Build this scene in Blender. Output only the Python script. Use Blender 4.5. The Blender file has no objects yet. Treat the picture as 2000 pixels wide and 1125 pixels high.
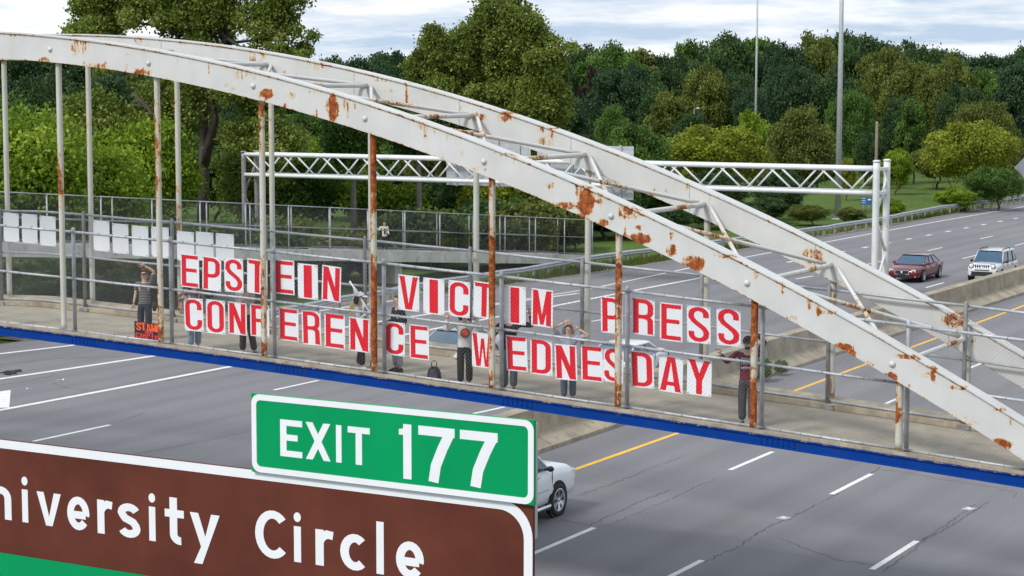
import bpy, math, random
import numpy as np
from mathutils import Vector, Matrix

random.seed(7)
scene = bpy.context.scene
R = math.radians

# ------------------------------------------------------------------ camera
FPX = 3870.0                       # focal length in pixels of the 2000 px wide photograph
YAW, PITCH, ROLL, HCAM = 0.5132, 0.1030, 0.0016, 10.834
cd = bpy.data.cameras.new('camera'); cam = bpy.data.objects.new('camera', cd)
scene.collection.objects.link(cam); scene.camera = cam
cd.sensor_width = 36.0; cd.lens = FPX / 2000 * 36.0
cd.clip_start = 0.5; cd.clip_end = 6000
_f0 = Vector((-math.sin(YAW), math.cos(YAW), 0)); _r0 = Vector((math.cos(YAW), math.sin(YAW), 0)); _u0 = Vector((0, 0, 1))
CF = _f0 * math.cos(PITCH) - _u0 * math.sin(PITCH)
_up = _u0 * math.cos(PITCH) + _f0 * math.sin(PITCH)
CR = _r0 * math.cos(ROLL) + _up * math.sin(ROLL)
CU = _up * math.cos(ROLL) - _r0 * math.sin(ROLL)
CP = Vector((0, 0, HCAM))
cam.matrix_world = Matrix(((CR.x, CU.x, -CF.x, CP.x), (CR.y, CU.y, -CF.y, CP.y), (CR.z, CU.z, -CF.z, CP.z), (0, 0, 0, 1)))

# ------------------------------------------------------------------ world and sun
SUN_EL, SUN_AZ = R(46), R(200)     # high, behind the viewer, veiled by cloud
w = bpy.data.worlds.new('World'); scene.world = w; w.use_nodes = True
nt = w.node_tree; nt.nodes.clear()
def wn(t, **k):
    n = nt.nodes.new(t)
    for a, b in k.items(): setattr(n, a, b)
    return n
wl = nt.links.new
out = wn('ShaderNodeOutputWorld'); bg = wn('ShaderNodeBackground'); bg.inputs['Strength'].default_value = 0.1
sky = wn('ShaderNodeTexSky', sky_type='NISHITA'); sky.sun_disc = False
sky.sun_elevation = SUN_EL; sky.sun_rotation = SUN_AZ; sky.altitude = 200; sky.air_density = 1.0; sky.dust_density = 0.6
tc = wn('ShaderNodeTexCoord'); sx = wn('ShaderNodeSeparateXYZ'); wl(tc.outputs['Generated'], sx.inputs[0])
mz = wn('ShaderNodeMath', operation='MAXIMUM'); wl(sx.outputs['Z'], mz.inputs[0]); mz.inputs[1].default_value = 0.0
az = wn('ShaderNodeMath', operation='ADD'); wl(mz.outputs[0], az.inputs[0]); az.inputs[1].default_value = 0.11
dx = wn('ShaderNodeMath', operation='DIVIDE'); wl(sx.outputs['X'], dx.inputs[0]); wl(az.outputs[0], dx.inputs[1])
dy = wn('ShaderNodeMath', operation='DIVIDE'); wl(sx.outputs['Y'], dy.inputs[0]); wl(az.outputs[0], dy.inputs[1])
cx = wn('ShaderNodeCombineXYZ'); wl(dx.outputs[0], cx.inputs[0]); wl(dy.outputs[0], cx.inputs[1])
n1 = wn('ShaderNodeTexNoise'); wl(cx.outputs[0], n1.inputs['Vector']); n1.inputs['Scale'].default_value = 0.75; n1.inputs['Detail'].default_value = 7; n1.inputs['Roughness'].default_value = 0.55; n1.inputs['Distortion'].default_value = 0.3
cr = wn('ShaderNodeValToRGB'); wl(n1.outputs['Fac'], cr.inputs[0]); cr.color_ramp.elements[0].position = 0.28; cr.color_ramp.elements[1].position = 0.40
n2 = wn('ShaderNodeTexNoise'); wl(cx.outputs[0], n2.inputs['Vector']); n2.inputs['Scale'].default_value = 1.15; n2.inputs['Detail'].default_value = 6; n2.inputs['Roughness'].default_value = 0.6
cc = wn('ShaderNodeValToRGB'); wl(n2.outputs['Fac'], cc.inputs[0])
cc.color_ramp.elements[0].position = 0.40; cc.color_ramp.elements[0].color = (3.0, 3.75, 4.7, 1)
cc.color_ramp.elements[1].position = 0.60; cc.color_ramp.elements[1].color = (5.7, 5.85, 6.0, 1)
mx = wn('ShaderNodeMix', data_type='RGBA'); wl(cr.outputs[0], mx.inputs['Factor']); wl(sky.outputs[0], mx.inputs['A']); wl(cc.outputs[0], mx.inputs['B'])
wl(mx.outputs['Result'], bg.inputs['Color']); wl(bg.outputs[0], out.inputs[0])
sl = bpy.data.lights.new('sun', 'SUN'); sl.energy = 1.5; sl.angle = R(10); sl.color = (1.0, 0.965, 0.91)
so = bpy.data.objects.new('sun', sl); scene.collection.objects.link(so); so.location = (20, -20, 60)
# direction towards the sun for the sky's rotation (clockwise from +Y)
sd = Vector((math.sin(SUN_AZ) * math.cos(SUN_EL), math.cos(SUN_AZ) * math.cos(SUN_EL), math.sin(SUN_EL)))
so.rotation_euler = (-sd).to_track_quat('-Z', 'Y').to_euler()
scene.view_settings.view_transform = 'Standard'; scene.view_settings.look = 'None'
scene.view_settings.exposure = 0.85; scene.view_settings.gamma = 1.0
scene.cycles.max_bounces = 6; scene.cycles.diffuse_bounces = 3; scene.cycles.transparent_max_bounces = 8

# ------------------------------------------------------------------ photograph pixel -> place
def ray(px, py): return CF + CR * ((px - 1000) / FPX) - CU * ((py - 562.5) / FPX)
def onz(px, py, z=0.0):
    d = ray(px, py); return CP + d * ((z - CP.z) / d.z)
def ony(px, py, Y):
    d = ray(px, py); return CP + d * (Y / d.y)
def onx(px, py, X):
    d = ray(px, py); return CP + d * (X / d.x)
def atd(px, py, D): return CP + ray(px, py) * D

# ------------------------------------------------------------------ materials
MATS = {}
class NB:
    def __init__(s, name):
        s.m = bpy.data.materials.new(name); s.m.use_nodes = True; s.t = s.m.node_tree
        s.p = s.t.nodes['Principled BSDF']
    def n(s, t, **k):
        x = s.t.nodes.new(t)
        for a, b in k.items():
            if a.startswith('i_'): x.inputs[a[2:]].default_value = b
            else: setattr(x, a, b)
        return x
    def l(s, a, b): s.t.links.new(a, b)
    def coord(s, kind='Object', scale=(1, 1, 1)):
        c = s.n('ShaderNodeTexCoord'); m = s.n('ShaderNodeMapping'); m.inputs['Scale'].default_value = scale
        s.l(c.outputs[kind], m.inputs[0]); return m.outputs[0]
    def noise(s, vec, scale, detail=4, rough=0.55, dist=0.0):
        n = s.n('ShaderNodeTexNoise'); s.l(vec, n.inputs['Vector'])
        n.inputs['Scale'].default_value = scale; n.inputs['Detail'].default_value = detail
        n.inputs['Roughness'].default_value = rough; n.inputs['Distortion'].default_value = dist
        return n.outputs['Fac']
    def ramp(s, fac, stops):
        r = s.n('ShaderNodeValToRGB'); s.l(fac, r.inputs[0]); e = r.color_ramp.elements
        while len(e) < len(stops): e.new(0.5)
        for x, (p, c) in zip(e, stops):
            x.position = p; x.color = (*c, 1) if len(c) == 3 else c
        return r.outputs[0]
    def mix(s, fac, a, b, mode='MIX'):
        m = s.n('ShaderNodeMix', data_type='RGBA', blend_type=mode)
        for v, i in ((fac, 'Factor'), (a, 'A'), (b, 'B')):
            if hasattr(v, 'links') or hasattr(v, 'is_output'): s.l(v, m.inputs[i])
            elif i == 'Factor': m.inputs[i].default_value = v
            else: m.inputs[i].default_value = (*v, 1)
        return m.outputs['Result']
    def math(s, op, a, b=0.0):
        m = s.n('ShaderNodeMath', operation=op)
        for v, i in ((a, 0), (b, 1)):
            if hasattr(v, 'is_output'): s.l(v, m.inputs[i])
            else: m.inputs[i].default_value = v
        return m.outputs[0]
    def attr(s, name):
        a = s.n('ShaderNodeAttribute', attribute_name=name); return a.outputs['Fac']
    def col(s, c):
        if hasattr(c, 'is_output'): s.l(c, s.p.inputs['Base Color'])
        else: s.p.inputs['Base Color'].default_value = (*c, 1)
    def set(s, rough=0.7, metal=0.0, spec=0.5):
        s.p.inputs['Roughness'].default_value = rough; s.p.inputs['Metallic'].default_value = metal
        s.p.inputs['Specular IOR Level'].default_value = spec
    def bump(s, h, strength=0.3, dist=0.02):
        b = s.n('ShaderNodeBump'); b.inputs['Strength'].default_value = strength; b.inputs['Distance'].default_value = dist
        s.l(h, b.inputs['Height']); s.l(b.outputs[0], s.p.inputs['Normal'])

def plain(name, c, rough=0.7, metal=0.0, spec=0.5, var=0.12, scale=3.0, dirt=None):
    if name in MATS: return MATS[name]
    b = NB(name); v = b.coord()
    n = b.noise(v, scale, 5)
    lo = tuple(x * (1 - var) for x in c); hi = tuple(min(1, x * (1 + var)) for x in c)
    o = b.ramp(n, [(0.3, lo), (0.7, hi)])
    if dirt:
        d = b.noise(v, scale * 2.3, 6, 0.65); o = b.mix(b.ramp(d, [(0.52, (0, 0, 0)), (0.72, (0.6, 0.6, 0.6))]), o, dirt)
    b.col(o); b.set(rough, metal, spec); MATS[name] = b.m; return b.m

def rusty(name, c, thr=0.785, grime=0.2, spec=0.4):
    """painted steel that rusts where the mesh attribute 'rust' is high, and in small specks"""
    b = NB(name); v = b.coord()
    base = b.ramp(b.noise(v, 1.3, 4), [(0.3, tuple(x * 0.88 for x in c)), (0.7, c)])
    stk = b.coord('Object', (2.6, 2.6, 0.6))
    g = b.ramp(b.noise(stk, 1.0, 5, 0.6), [(0.5, (0, 0, 0)), (0.78, (grime, grime, grime))])
    base = b.mix(g, base, (0.42, 0.37, 0.27))
    a = b.attr('rust')
    nz = b.noise(v, 5.0, 9, 0.72, 0.8); nz2 = b.noise(v, 24.0, 6, 0.7); st = b.noise(b.coord('Object', (16, 16, 1.6)), 1.0, 5, 0.65)
    c_ = lambda x, k: b.math('MULTIPLY', b.math('SUBTRACT', x, 0.5), k)
    m = b.math('ADD', b.math('ADD', b.math('MULTIPLY', a, 0.44), c_(nz, 0.8)), b.math('ADD', b.math('ADD', c_(nz2, 0.3), c_(st, 0.5)), 0.525))
    mask = b.ramp(m, [(thr, (0, 0, 0)), (thr + 0.075, (1, 1, 1))])
    halo = b.ramp(m, [(thr - 0.09, (0, 0, 0)), (thr + 0.02, (0.75, 0.75, 0.75))])
    rc = b.ramp(b.noise(v, 9, 6, 0.7), [(0.3, (0.07, 0.018, 0.01)), (0.44, (0.2, 0.046, 0.014)), (0.56, (0.36, 0.09, 0.017)), (0.74, (0.56, 0.24, 0.05))])
    base = b.mix(halo, base, (0.6, 0.42, 0.18)); o = b.mix(mask, base, rc)
    b.col(o)
    rr = b.ramp(mask, [(0, (0.42,) * 3), (1, (0.9,) * 3)]); b.l(rr, b.p.inputs['Roughness'])
    b.bump(b.math('ADD', nz, b.math('MULTIPLY', mask, 0.3)), 0.25, 0.01)
    b.p.inputs['Specular IOR Level'].default_value = spec
    MATS[name] = b.m; return b.m

M_ARCH = rusty('arch_paint', (0.64, 0.64, 0.625))
M_HANG = rusty('hanger_paint', (0.58, 0.58, 0.52), 0.78, 0.5)
M_BLUE = rusty('blue_paint', (0.0015, 0.042, 0.255), 0.90, 0.02, 0.12)
M_GALV = plain('galvanised', (0.42, 0.44, 0.465), 0.5, 0.25, var=0.2, scale=6)
M_GALVD = plain('galvanised_dull', (0.25, 0.25, 0.255), 0.6, 0.2, var=0.3, scale=6)
M_WIRE = plain('fence_wire', (0.36, 0.365, 0.37), 0.6, 0.15, var=0.15)
M_WIRED = plain('fence_wire_dark', (0.07, 0.075, 0.075), 0.7, 0.1, var=0.2)
M_CONC = plain('barrier_concrete', (0.34, 0.29, 0.215), 0.9, var=0.25, scale=1.2, dirt=(0.13, 0.105, 0.075))
M_CONC2 = plain('ramp_concrete', (0.58, 0.57, 0.53), 0.9, var=0.18, scale=0.9, dirt=(0.2, 0.18, 0.15))
M_DECK = plain('deck_concrete', (0.33, 0.29, 0.23), 0.9, var=0.14, scale=1.6, dirt=(0.22, 0.19, 0.15))
M_LEDGE = plain('ledge_concrete', (0.36, 0.31, 0.23), 0.9, var=0.3, scale=3, dirt=(0.2, 0.1, 0.05))
M_WHITE = plain('road_paint_white', (0.74, 0.74, 0.73), 0.7, var=0.1, scale=2.5, dirt=(0.42, 0.42, 0.42))
M_YELLOW = plain('road_paint_yellow', (0.85, 0.47, 0.03), 0.7, var=0.1, scale=2.5, dirt=(0.5, 0.33, 0.1))
M_CRACK = plain('crack_dark', (0.092, 0.09, 0.09), 0.9, var=0.4, scale=3)
M_BOARD = plain('placard_white', (0.82, 0.84, 0.87), 0.6, spec=.2, var=0.03)
M_RED = plain('letter_red', (0.72, 0.006, 0.022), 0.6, spec=0.15, var=0.04)
M_SGREEN = plain('sign_green', (0.0, 0.29, 0.098), 0.5, spec=0.12, var=0.1, scale=.8)
M_SBROWN = plain('sign_brown', (0.118, 0.034, 0.022), 0.55, spec=0.12, var=0.2, scale=1.6)
M_SWHITE = plain('sign_white', (0.8, 0.82, 0.84), 0.4, var=0.03)
M_ALU = plain('sign_back_aluminium', (0.5, 0.51, 0.52), 0.45, 0.35, var=0.1)
M_GWHITE = rusty('gantry_paint', (0.72, 0.74, 0.74), 0.86, 0.35)
M_BLACK = plain('black_rubber', (0.012, 0.012, 0.013), 0.75, var=0.3)
M_DARK = plain('dark_plastic', (0.02, 0.02, 0.022), 0.5, var=0.2)
M_CHROME = plain('chrome', (0.75, 0.76, 0.78), 0.2, 0.9, var=0.05)
M_RIM = plain('alloy_rim', (0.55, 0.56, 0.58), 0.3, 0.7, var=0.08)
M_LAMP = plain('headlamp', (0.75, 0.76, 0.76), 0.15, 0.1, var=0.05)
M_TAIL = plain('tail_lamp', (0.3, 0.01, 0.012), 0.25, var=0.1)
M_GLASS = plain('car_glass', (0.03, 0.085, 0.15), 0.06, 0.0, 0.9, var=0.2, scale=1.5)
M_WOOD = plain('weathered_wood', (0.2, 0.17, 0.13), 0.9, var=0.3, scale=4)
M_BARK = plain('bark_dark', (0.075, 0.06, 0.048), 0.95, var=0.35, scale=3)
M_BARKG = plain('bark_grey', (0.2, 0.185, 0.16), 0.95, var=0.3, scale=3)

def asphalt():
    b = NB('asphalt'); v = b.coord('Object')
    n = b.noise(v, 14, 3, 0.7); s = b.noise(v, 60, 2, 0.8)
    lng = b.noise(b.coord('Object', (0.55, 0.018, 1)), 1.0, 5, 0.55)
    big = b.noise(v, 0.09, 4, 0.6)
    o = b.ramp(n, [(0.25, (0.170, 0.166, 0.181)), (0.75, (0.238, 0.233, 0.251))])
    o = b.mix(b.ramp(s, [(0.60, (0, 0, 0)), (0.74, (0.55,) * 3)]), o, (0.30, 0.30, 0.30))
    o = b.mix(b.ramp(lng, [(0.35, (0.0,) * 3), (0.66, (0.6,) * 3)]), o, (0.152, 0.146, 0.155))
    o = b.mix(b.ramp(big, [(0.45, (0,) * 3), (0.7, (0.5,) * 3)]), o, (0.242, 0.234, 0.238))
    wv = b.n('ShaderNodeTexWave', wave_type='BANDS', bands_direction='X'); b.l(b.coord('Object', (1, 0.02, 1)), wv.inputs['Vector']); wv.inputs['Scale'].default_value = 0.172; wv.inputs['Distortion'].default_value = 3.5; wv.inputs['Detail'].default_value = 3
    o = b.mix(b.ramp(wv.outputs['Fac'], [(0.35, (0,) * 3), (0.95, (0.2,) * 3)]), o, (0.115, 0.112, 0.118))
    b.col(o); b.set(0.88, 0, 0.35); b.bump(b.math('ADD', n, s), 0.25, 0.01); return b.m
M_ASPH = asphalt()
def grass_mat(name, a, c, d):
    b = NB(name); v = b.coord('Object')
    o = b.ramp(b.noise(v, 0.35, 6, 0.6), [(0.3, a), (0.55, c), (0.75, d)])
    o = b.mix(b.ramp(b.noise(v, 4, 5, 0.7), [(0.4, (0, 0, 0)), (0.7, (0.5,) * 3)]), o, tuple(x * 0.45 for x in a))
    b.col(o); b.set(0.95, 0, 0.2); b.bump(b.noise(v, 9, 4, 0.7), 0.6, 0.08); return b.m
M_GRASS = grass_mat('grass_ground', (0.07, 0.12, 0.022), (0.1, 0.16, 0.03), (0.145, 0.18, 0.05))
M_BLADE = grass_mat('grass_blades', (0.06, 0.1, 0.018), (0.1, 0.14, 0.03), (0.16, 0.16, 0.06))
M_DIRT = plain('verge_dirt', (0.2, 0.175, 0.135), 0.95, var=0.3, scale=1.5, dirt=(0.09, 0.1, 0.05))
def leaf_mat(name, dark, light, warm=None):
    if name in MATS: return MATS[name]
    b = NB(name)
    t = b.attr('tint'); o = b.ramp(t, [(0.0, dark), (0.75, light), (1.0, warm or tuple(min(1, x * 1.35) for x in light))])
    v = b.coord('Object'); o = b.mix(b.ramp(b.noise(v, 0.35, 3), [(0.35, (0,) * 3), (0.7, (0.55,) * 3)]), o, dark)
    b.col(o); b.set(0.6, 0, 0.3)
    tr = b.n('ShaderNodeBsdfTranslucent'); b.l(o, tr.inputs['Color'])
    ms = b.n('ShaderNodeMixShader'); ms.inputs[0].default_value = 0.38
    b.l(b.p.outputs[0], ms.inputs[1]); b.l(tr.outputs[0], ms.inputs[2]); b.l(ms.outputs[0], b.t.nodes['Material Output'].inputs[0])
    MATS[name] = b.m; return b.m
L_COTTON = leaf_mat('leaf_cottonwood', (0.1, 0.14, 0.022), (0.25, 0.325, 0.05), (0.38, 0.42, 0.12))
L_BRIGHT = leaf_mat('leaf_bright', (0.11, 0.19, 0.014), (0.29, 0.42, 0.026), (0.42, 0.52, 0.06))
L_MID = leaf_mat('leaf_mid', (0.05, 0.11, 0.02), (0.14, 0.25, 0.045))
L_DARK = leaf_mat('leaf_dark', (0.03, 0.066, 0.022), (0.085, 0.155, 0.045))
L_DEEP = leaf_mat('leaf_deep', (0.026, 0.06, 0.028), (0.074, 0.142, 0.056))
L_OLIVE = leaf_mat('leaf_olive', (0.08, 0.105, 0.02), (0.2, 0.235, 0.045))
L_YELLOW = leaf_mat('leaf_yellow_green', (0.14, 0.175, 0.018), (0.36, 0.41, 0.035), (0.48, 0.48, 0.07))
L_MAROON = leaf_mat('leaf_maroon', (0.020, 0.012, 0.012), (0.055, 0.032, 0.027))

# ------------------------------------------------------------------ object helpers
COL = scene.collection
def link(o): COL.objects.link(o); return o
def tag(o, label=None, cat=None, group=None, kind=None):
    if label: o['label'] = label
    if cat: o['category'] = cat
    if group: o['group'] = group
    if kind: o['kind'] = kind
    return o
def thing(name, label, cat, loc=(0, 0, 0), rz=0.0, group=None):
    o = bpy.data.objects.new(name, None); link(o); o.location = loc; o.rotation_euler = (0, 0, rz)
    o.empty_display_size = 0.2
    return tag(o, label, cat, group)
def mesh_obj(name, verts, faces, mat, parent=None, smooth=False, local=True, rust=None):
    me = bpy.data.meshes.new(name); me.from_pydata([tuple(v) for v in verts], [], faces); me.update()
    if mat: me.materials.append(mat)
    if smooth: me.polygons.foreach_set('use_smooth', [True] * len(me.polygons))
    if rust is not None:
        a = me.attributes.new('rust', 'FLOAT', 'POINT'); a.data.foreach_set('value', list(rust))
    o = bpy.data.objects.new(name, me); link(o)
    if parent:
        o.parent = parent
        if not local: o.matrix_parent_inverse = abs_matrix(parent).inverted()
    return o
def abs_matrix(p):
    m = p.matrix_basis.copy()
    while p.parent: m = p.parent.matrix_basis @ p.matrix_parent_inverse @ m; p = p.parent
    return m
def copy_tree(o, parent=None):
    c = o.copy(); link(c); c.parent = parent
    for ch in list(o.children): copy_tree(ch, c)
    return c
class MB:
    def __init__(s): s.v = []; s.f = []; s.rust = []
    def add(s, vs, fs, rust=0.0):
        k = len(s.v); s.v += [Vector(v) for v in vs]; s.f += [tuple(i + k for i in f) for f in fs]
        s.rust += list(rust) if hasattr(rust, '__len__') else [rust] * len(vs)
        return s
    def box(s, a, b, rust=0.0):
        x0, y0, z0 = a; x1, y1, z1 = b
        vs = [(x0, y0, z0), (x1, y0, z0), (x1, y1, z0), (x0, y1, z0), (x0, y0, z1), (x1, y0, z1), (x1, y1, z1), (x0, y1, z1)]
        return s.add(vs, [(3, 2, 1, 0), (4, 5, 6, 7), (0, 1, 5, 4), (1, 2, 6, 5), (2, 3, 7, 6), (3, 0, 4, 7)], rust)
    def cbox(s, c, d, rust=0.0):
        return s.box([c[i] - d[i] / 2 for i in range(3)], [c[i] + d[i] / 2 for i in range(3)], rust)
    def tube(s, pts, rad, n=8, cap=True, rust=0.0):
        pts = [Vector(p) for p in pts]; rad = rad if hasattr(rad, '__len__') else [rad] * len(pts)
        rr = rust if hasattr(rust, '__len__') else [rust] * len(pts)
        t0 = (pts[1] - pts[0]).normalized(); up = Vector((0, 0, 1)) if abs(t0.z) < 0.9 else Vector((1, 0, 0))
        k = len(s.v)
        for i, p in enumerate(pts):
            t = (pts[min(i + 1, len(pts) - 1)] - pts[max(i - 1, 0)]).normalized()
            a = t.cross(up)
            if a.length < 1e-4: a = t.cross(Vector((0, 1, 0)))
            a.normalize(); b = t.cross(a)
            for j in range(n):
                th = 2 * math.pi * j / n
                s.v.append(p + (a * math.cos(th) + b * math.sin(th)) * rad[i]); s.rust.append(rr[i])
        for i in range(len(pts) - 1):
            for j in range(n):
                s.f.append((k + i * n + j, k + i * n + (j + 1) % n, k + (i + 1) * n + (j + 1) % n, k + (i + 1) * n + j))
        if cap:
            s.f.append(tuple(k + j for j in range(n))[::-1]); s.f.append(tuple(k + (len(pts) - 1) * n + j for j in range(n)))
        return s
    def lathe(s, prof, origin, axis='x', n=16, rust=0.0):
        """prof: list of (offset along axis, radius)"""
        k = len(s.v); o = Vector(origin)
        for (h, r) in prof:
            for j in range(n):
                th = 2 * math.pi * j / n; c, q = math.cos(th) * r, math.sin(th) * r
                s.v.append(o + Vector({'x': (h, c, q), 'y': (q, h, c), 'z': (c, q, h)}[axis])); s.rust.append(rust)
        for i in range(len(prof) - 1):
            for j in range(n):
                s.f.append((k + i * n + j, k + i * n + (j + 1) % n, k + (i + 1) * n + (j + 1) % n, k + (i + 1) * n + j))
        s.f.append(tuple(k + j for j in range(n))[::-1]); s.f.append(tuple(k + (len(prof) - 1) * n + j for j in range(n)))
        return s
    def ball(s, c, r, nu=8, nv=6, sc=(1, 1, 1), rust=0.0):
        k = len(s.v); c = Vector(c)
        for i in range(nv + 1):
            ph = math.pi * i / nv
            for j in range(nu):
                th = 2 * math.pi * j / nu
                s.v.append(c + Vector((math.sin(ph) * math.cos(th) * r * sc[0], math.sin(ph) * math.sin(th) * r * sc[1], math.cos(ph) * r * sc[2]))); s.rust.append(rust)
        for i in range(nv):
            for j in range(nu):
                s.f.append((k + i * nu + j, k + (i + 1) * nu + j, k + (i + 1) * nu + (j + 1) % nu, k + i * nu + (j + 1) % nu))
        return s
    def prism(s, poly, fn, d, rust=0.0):
        """poly in 2D; fn(u, v, w) -> 3D; extruded from w=0 to w=d"""
        n = len(poly)
        vs = [fn(u, v, 0) for u, v in poly] + [fn(u, v, d) for u, v in poly]
        fs = [tuple(range(n))[::-1], tuple(range(n, 2 * n))] + [(i, (i + 1) % n, n + (i + 1) % n, n + i) for i in range(n)]
        return s.add(vs, fs, rust)
    def loft(s, rings, cap=True, closed=True, rust=0.0):
        k = len(s.v); n = len(rings[0])
        for r in rings:
            for p in r: s.v.append(Vector(p)); s.rust.append(rust)
        for i in range(len(rings) - 1):
            for j in range(n if closed else n - 1):
                s.f.append((k + i * n + j, k + i * n + (j + 1) % n, k + (i + 1) * n + (j + 1) % n, k + (i + 1) * n + j))
        if cap and closed:
            s.f.append(tuple(k + j for j in range(n))[::-1]); s.f.append(tuple(k + (len(rings) - 1) * n + j for j in range(n)))
        return s
    def build(s, name, mat, parent=None, smooth=False, local=True):
        return mesh_obj(name, s.v, s.f, mat, parent, smooth, local, s.rust if any(s.rust) else None)

# ------------------------------------------------------------------ stroke lettering
def arc(cx, cy, rx, ry, a0, a1, n=8):
    return [(cx + rx * math.cos(R(a0 + (a1 - a0) * i / n)), cy + ry * math.sin(R(a0 + (a1 - a0) * i / n))) for i in range(n + 1)]
def ribbon(pts, t, closed=False):
    """a stroke of width t along pts -> (left side, right side)"""
    P = [Vector((p[0], p[1])) for p in pts]; n = len(P); A = []; B = []
    for i in range(n):
        if closed: a, b = P[i - 1], P[(i + 1) % n]
        else: a, b = P[max(i - 1, 0)], P[min(i + 1, n - 1)]
        d1 = (P[i] - a); d2 = (b - P[i])
        if d1.length < 1e-6: d1 = d2
        if d2.length < 1e-6: d2 = d1
        d1.normalize(); d2.normalize(); n1 = Vector((-d1.y, d1.x)); n2 = Vector((-d2.y, d2.x))
        m = (n1 + n2)
        m = n1 if m.length < 1e-4 else m.normalized()
        k = t / 2 / max(0.45, m.dot(n1))
        A.append(P[i] + m * k); B.append(P[i] - m * k)
    return A, B
def glyph_mesh(mb, strokes, t, fn, depth=0.002, lift=0.0):
    """strokes: list of polylines (('c', pts) closed); fn(u, v, w) -> 3D with w towards the viewer"""
    for q, st in enumerate(strokes):
        closed = st[0] == 'c'; pts = st[1] if closed else st
        tt = t
        if st[0] == 'p':                                   # a filled polygon
            mb.prism(st[1], lambda u, v, w: fn(u, v, lift + w), depth + 0.0004 * q); continue
        A, B = ribbon(pts, tt, closed); n = len(A); dd = depth + 0.0004 * q
        vs = [fn(p.x, p.y, lift + dd) for p in A] + [fn(p.x, p.y, lift + dd) for p in B] + [fn(p.x, p.y, lift) for p in A] + [fn(p.x, p.y, lift) for p in B]
        fs = []
        for i in range(n if closed else n - 1):
            j = (i + 1) % n
            fs += [(i, n + i, n + j, j), (i, j, 2 * n + j, 2 * n + i), (n + i, 3 * n + i, 3 * n + j, n + j)]
        if not closed: fs += [(0, 2 * n, 3 * n, n), (n - 1, 2 * n - 1, 4 * n - 1, 3 * n - 1)]
        mb.add(vs, fs)
def condensed(ch):
    """tall condensed capitals, height 1, width w, stroke t"""
    t = 0.115; w = 0.41; L, Rr, T, B = t / 2, w - t / 2, 1 - t / 2, t / 2; r = (Rr - L) / 2; c = w / 2
    g = {
     'E': [[(L, 0), (L, 1)], [(L, T), (w, T)], [(L, 0.52), (w * 0.93, 0.52)], [(L, B), (w, B)]],
     'F': [[(L, 0), (L, 1)], [(L, T), (w, T)], [(L, 0.5), (w * 0.9, 0.5)]],
     'I': [[(c, 0), (c, 1)]],
     'P': [[(L, 0), (L, 1)], [(L, T), (c, T)] + arc(c, T - 0.14, r, 0.14, 90, 0)[1:] + arc(c, 0.57, r, 0.14, 0, -90) + [(L, 0.43)]],
     'R': [[(L, 0), (L, 1)], [(L, T), (c, T)] + arc(c, T - 0.14, r, 0.14, 90, 0)[1:] + arc(c, 0.62, r, 0.13, 0, -90) + [(L, 0.49)], [(c, 0.49)] + arc(c, 0.37, r * 0.98, 0.12, 90, 0) + [(Rr, 0.0)]],
     'D': [[(L, 0), (L, 1)], [(L, T), (c, T)] + arc(c, T - 0.16, r, 0.16, 90, 0)[1:] + arc(c, B + 0.16, r, 0.16, 0, -90) + [(L, B)]],
     'O': [('c', arc(c, T - 0.15, r, 0.15, 180, 0) + arc(c, B + 0.15, r, 0.15, 0, -180))],
     'C': [[(Rr, 0.66)] + arc(c, T - 0.15, r, 0.15, 0, 180) + arc(c, B + 0.15, r, 0.15, 180, 360) + [(Rr, 0.34)]],
     'S': [[(Rr, 0.70)] + arc(c, T - 0.15, r, 0.15, 0, 180) + [(L, 0.70), (L + 0.05, 0.60), (c, 0.5), (Rr - 0.05, 0.40), (Rr, 0.3)] + arc(c, B + 0.15, r, 0.15, 0, -180) + [(L, 0.30)]],
     'T': [[(c, 0), (c, 1)], [(0, T), (w, T)]],
     'N': [[(L, 0), (L, 1)], [(Rr, 0), (Rr, 1)], ('p', [(0.0, 1), (0.125, 1), (w, 0), (w - 0.125, 0)])],
     'V': [('p', [(0, 1), (0.115, 1), (c, 0.17), (w - 0.115, 1), (w, 1), (c + 0.075, 0), (c - 0.075, 0)])],
     'A': [('p', [(0, 0), (0.115, 0), (c, 0.86), (w - 0.115, 0), (w, 0), (c + 0.075, 1), (c - 0.075, 1)]), [(0.1, 0.22), (w - 0.1, 0.22)]],
     'Y': [[(c, 0), (c, 0.46)], ('p', [(0, 1), (0.12, 1), (c, 0.62), (w - 0.12, 1), (w, 1), (c + 0.0575, 0.4), (c - 0.0575, 0.4)])],
     'M': [[(0.05, 0), (0.05, 1)], [(w - 0.05, 0), (w - 0.05, 1)], ('p', [(0, 1), (0.11, 1), (c, 0.3), (w - 0.11, 1), (w, 1), (c + 0.04, 0.02), (c - 0.04, 0.02)])],
     'W': [('p', [(-0.03, 1), (0.07, 1), (0.125, 0.2), (c - 0.035, 0.86), (c + 0.035, 0.86), (w - 0.125, 0.2), (w - 0.07, 1), (w + 0.03, 1), (w - 0.055, 0), (w - 0.155, 0), (c, 0.58), (0.155, 0), (0.055, 0)])],
     'U': [[(L, 1)] + arc(c, B + 0.15, r, 0.15, 180, 360) + [(Rr, 1)]],
    }
    return g[ch], t, w
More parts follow.
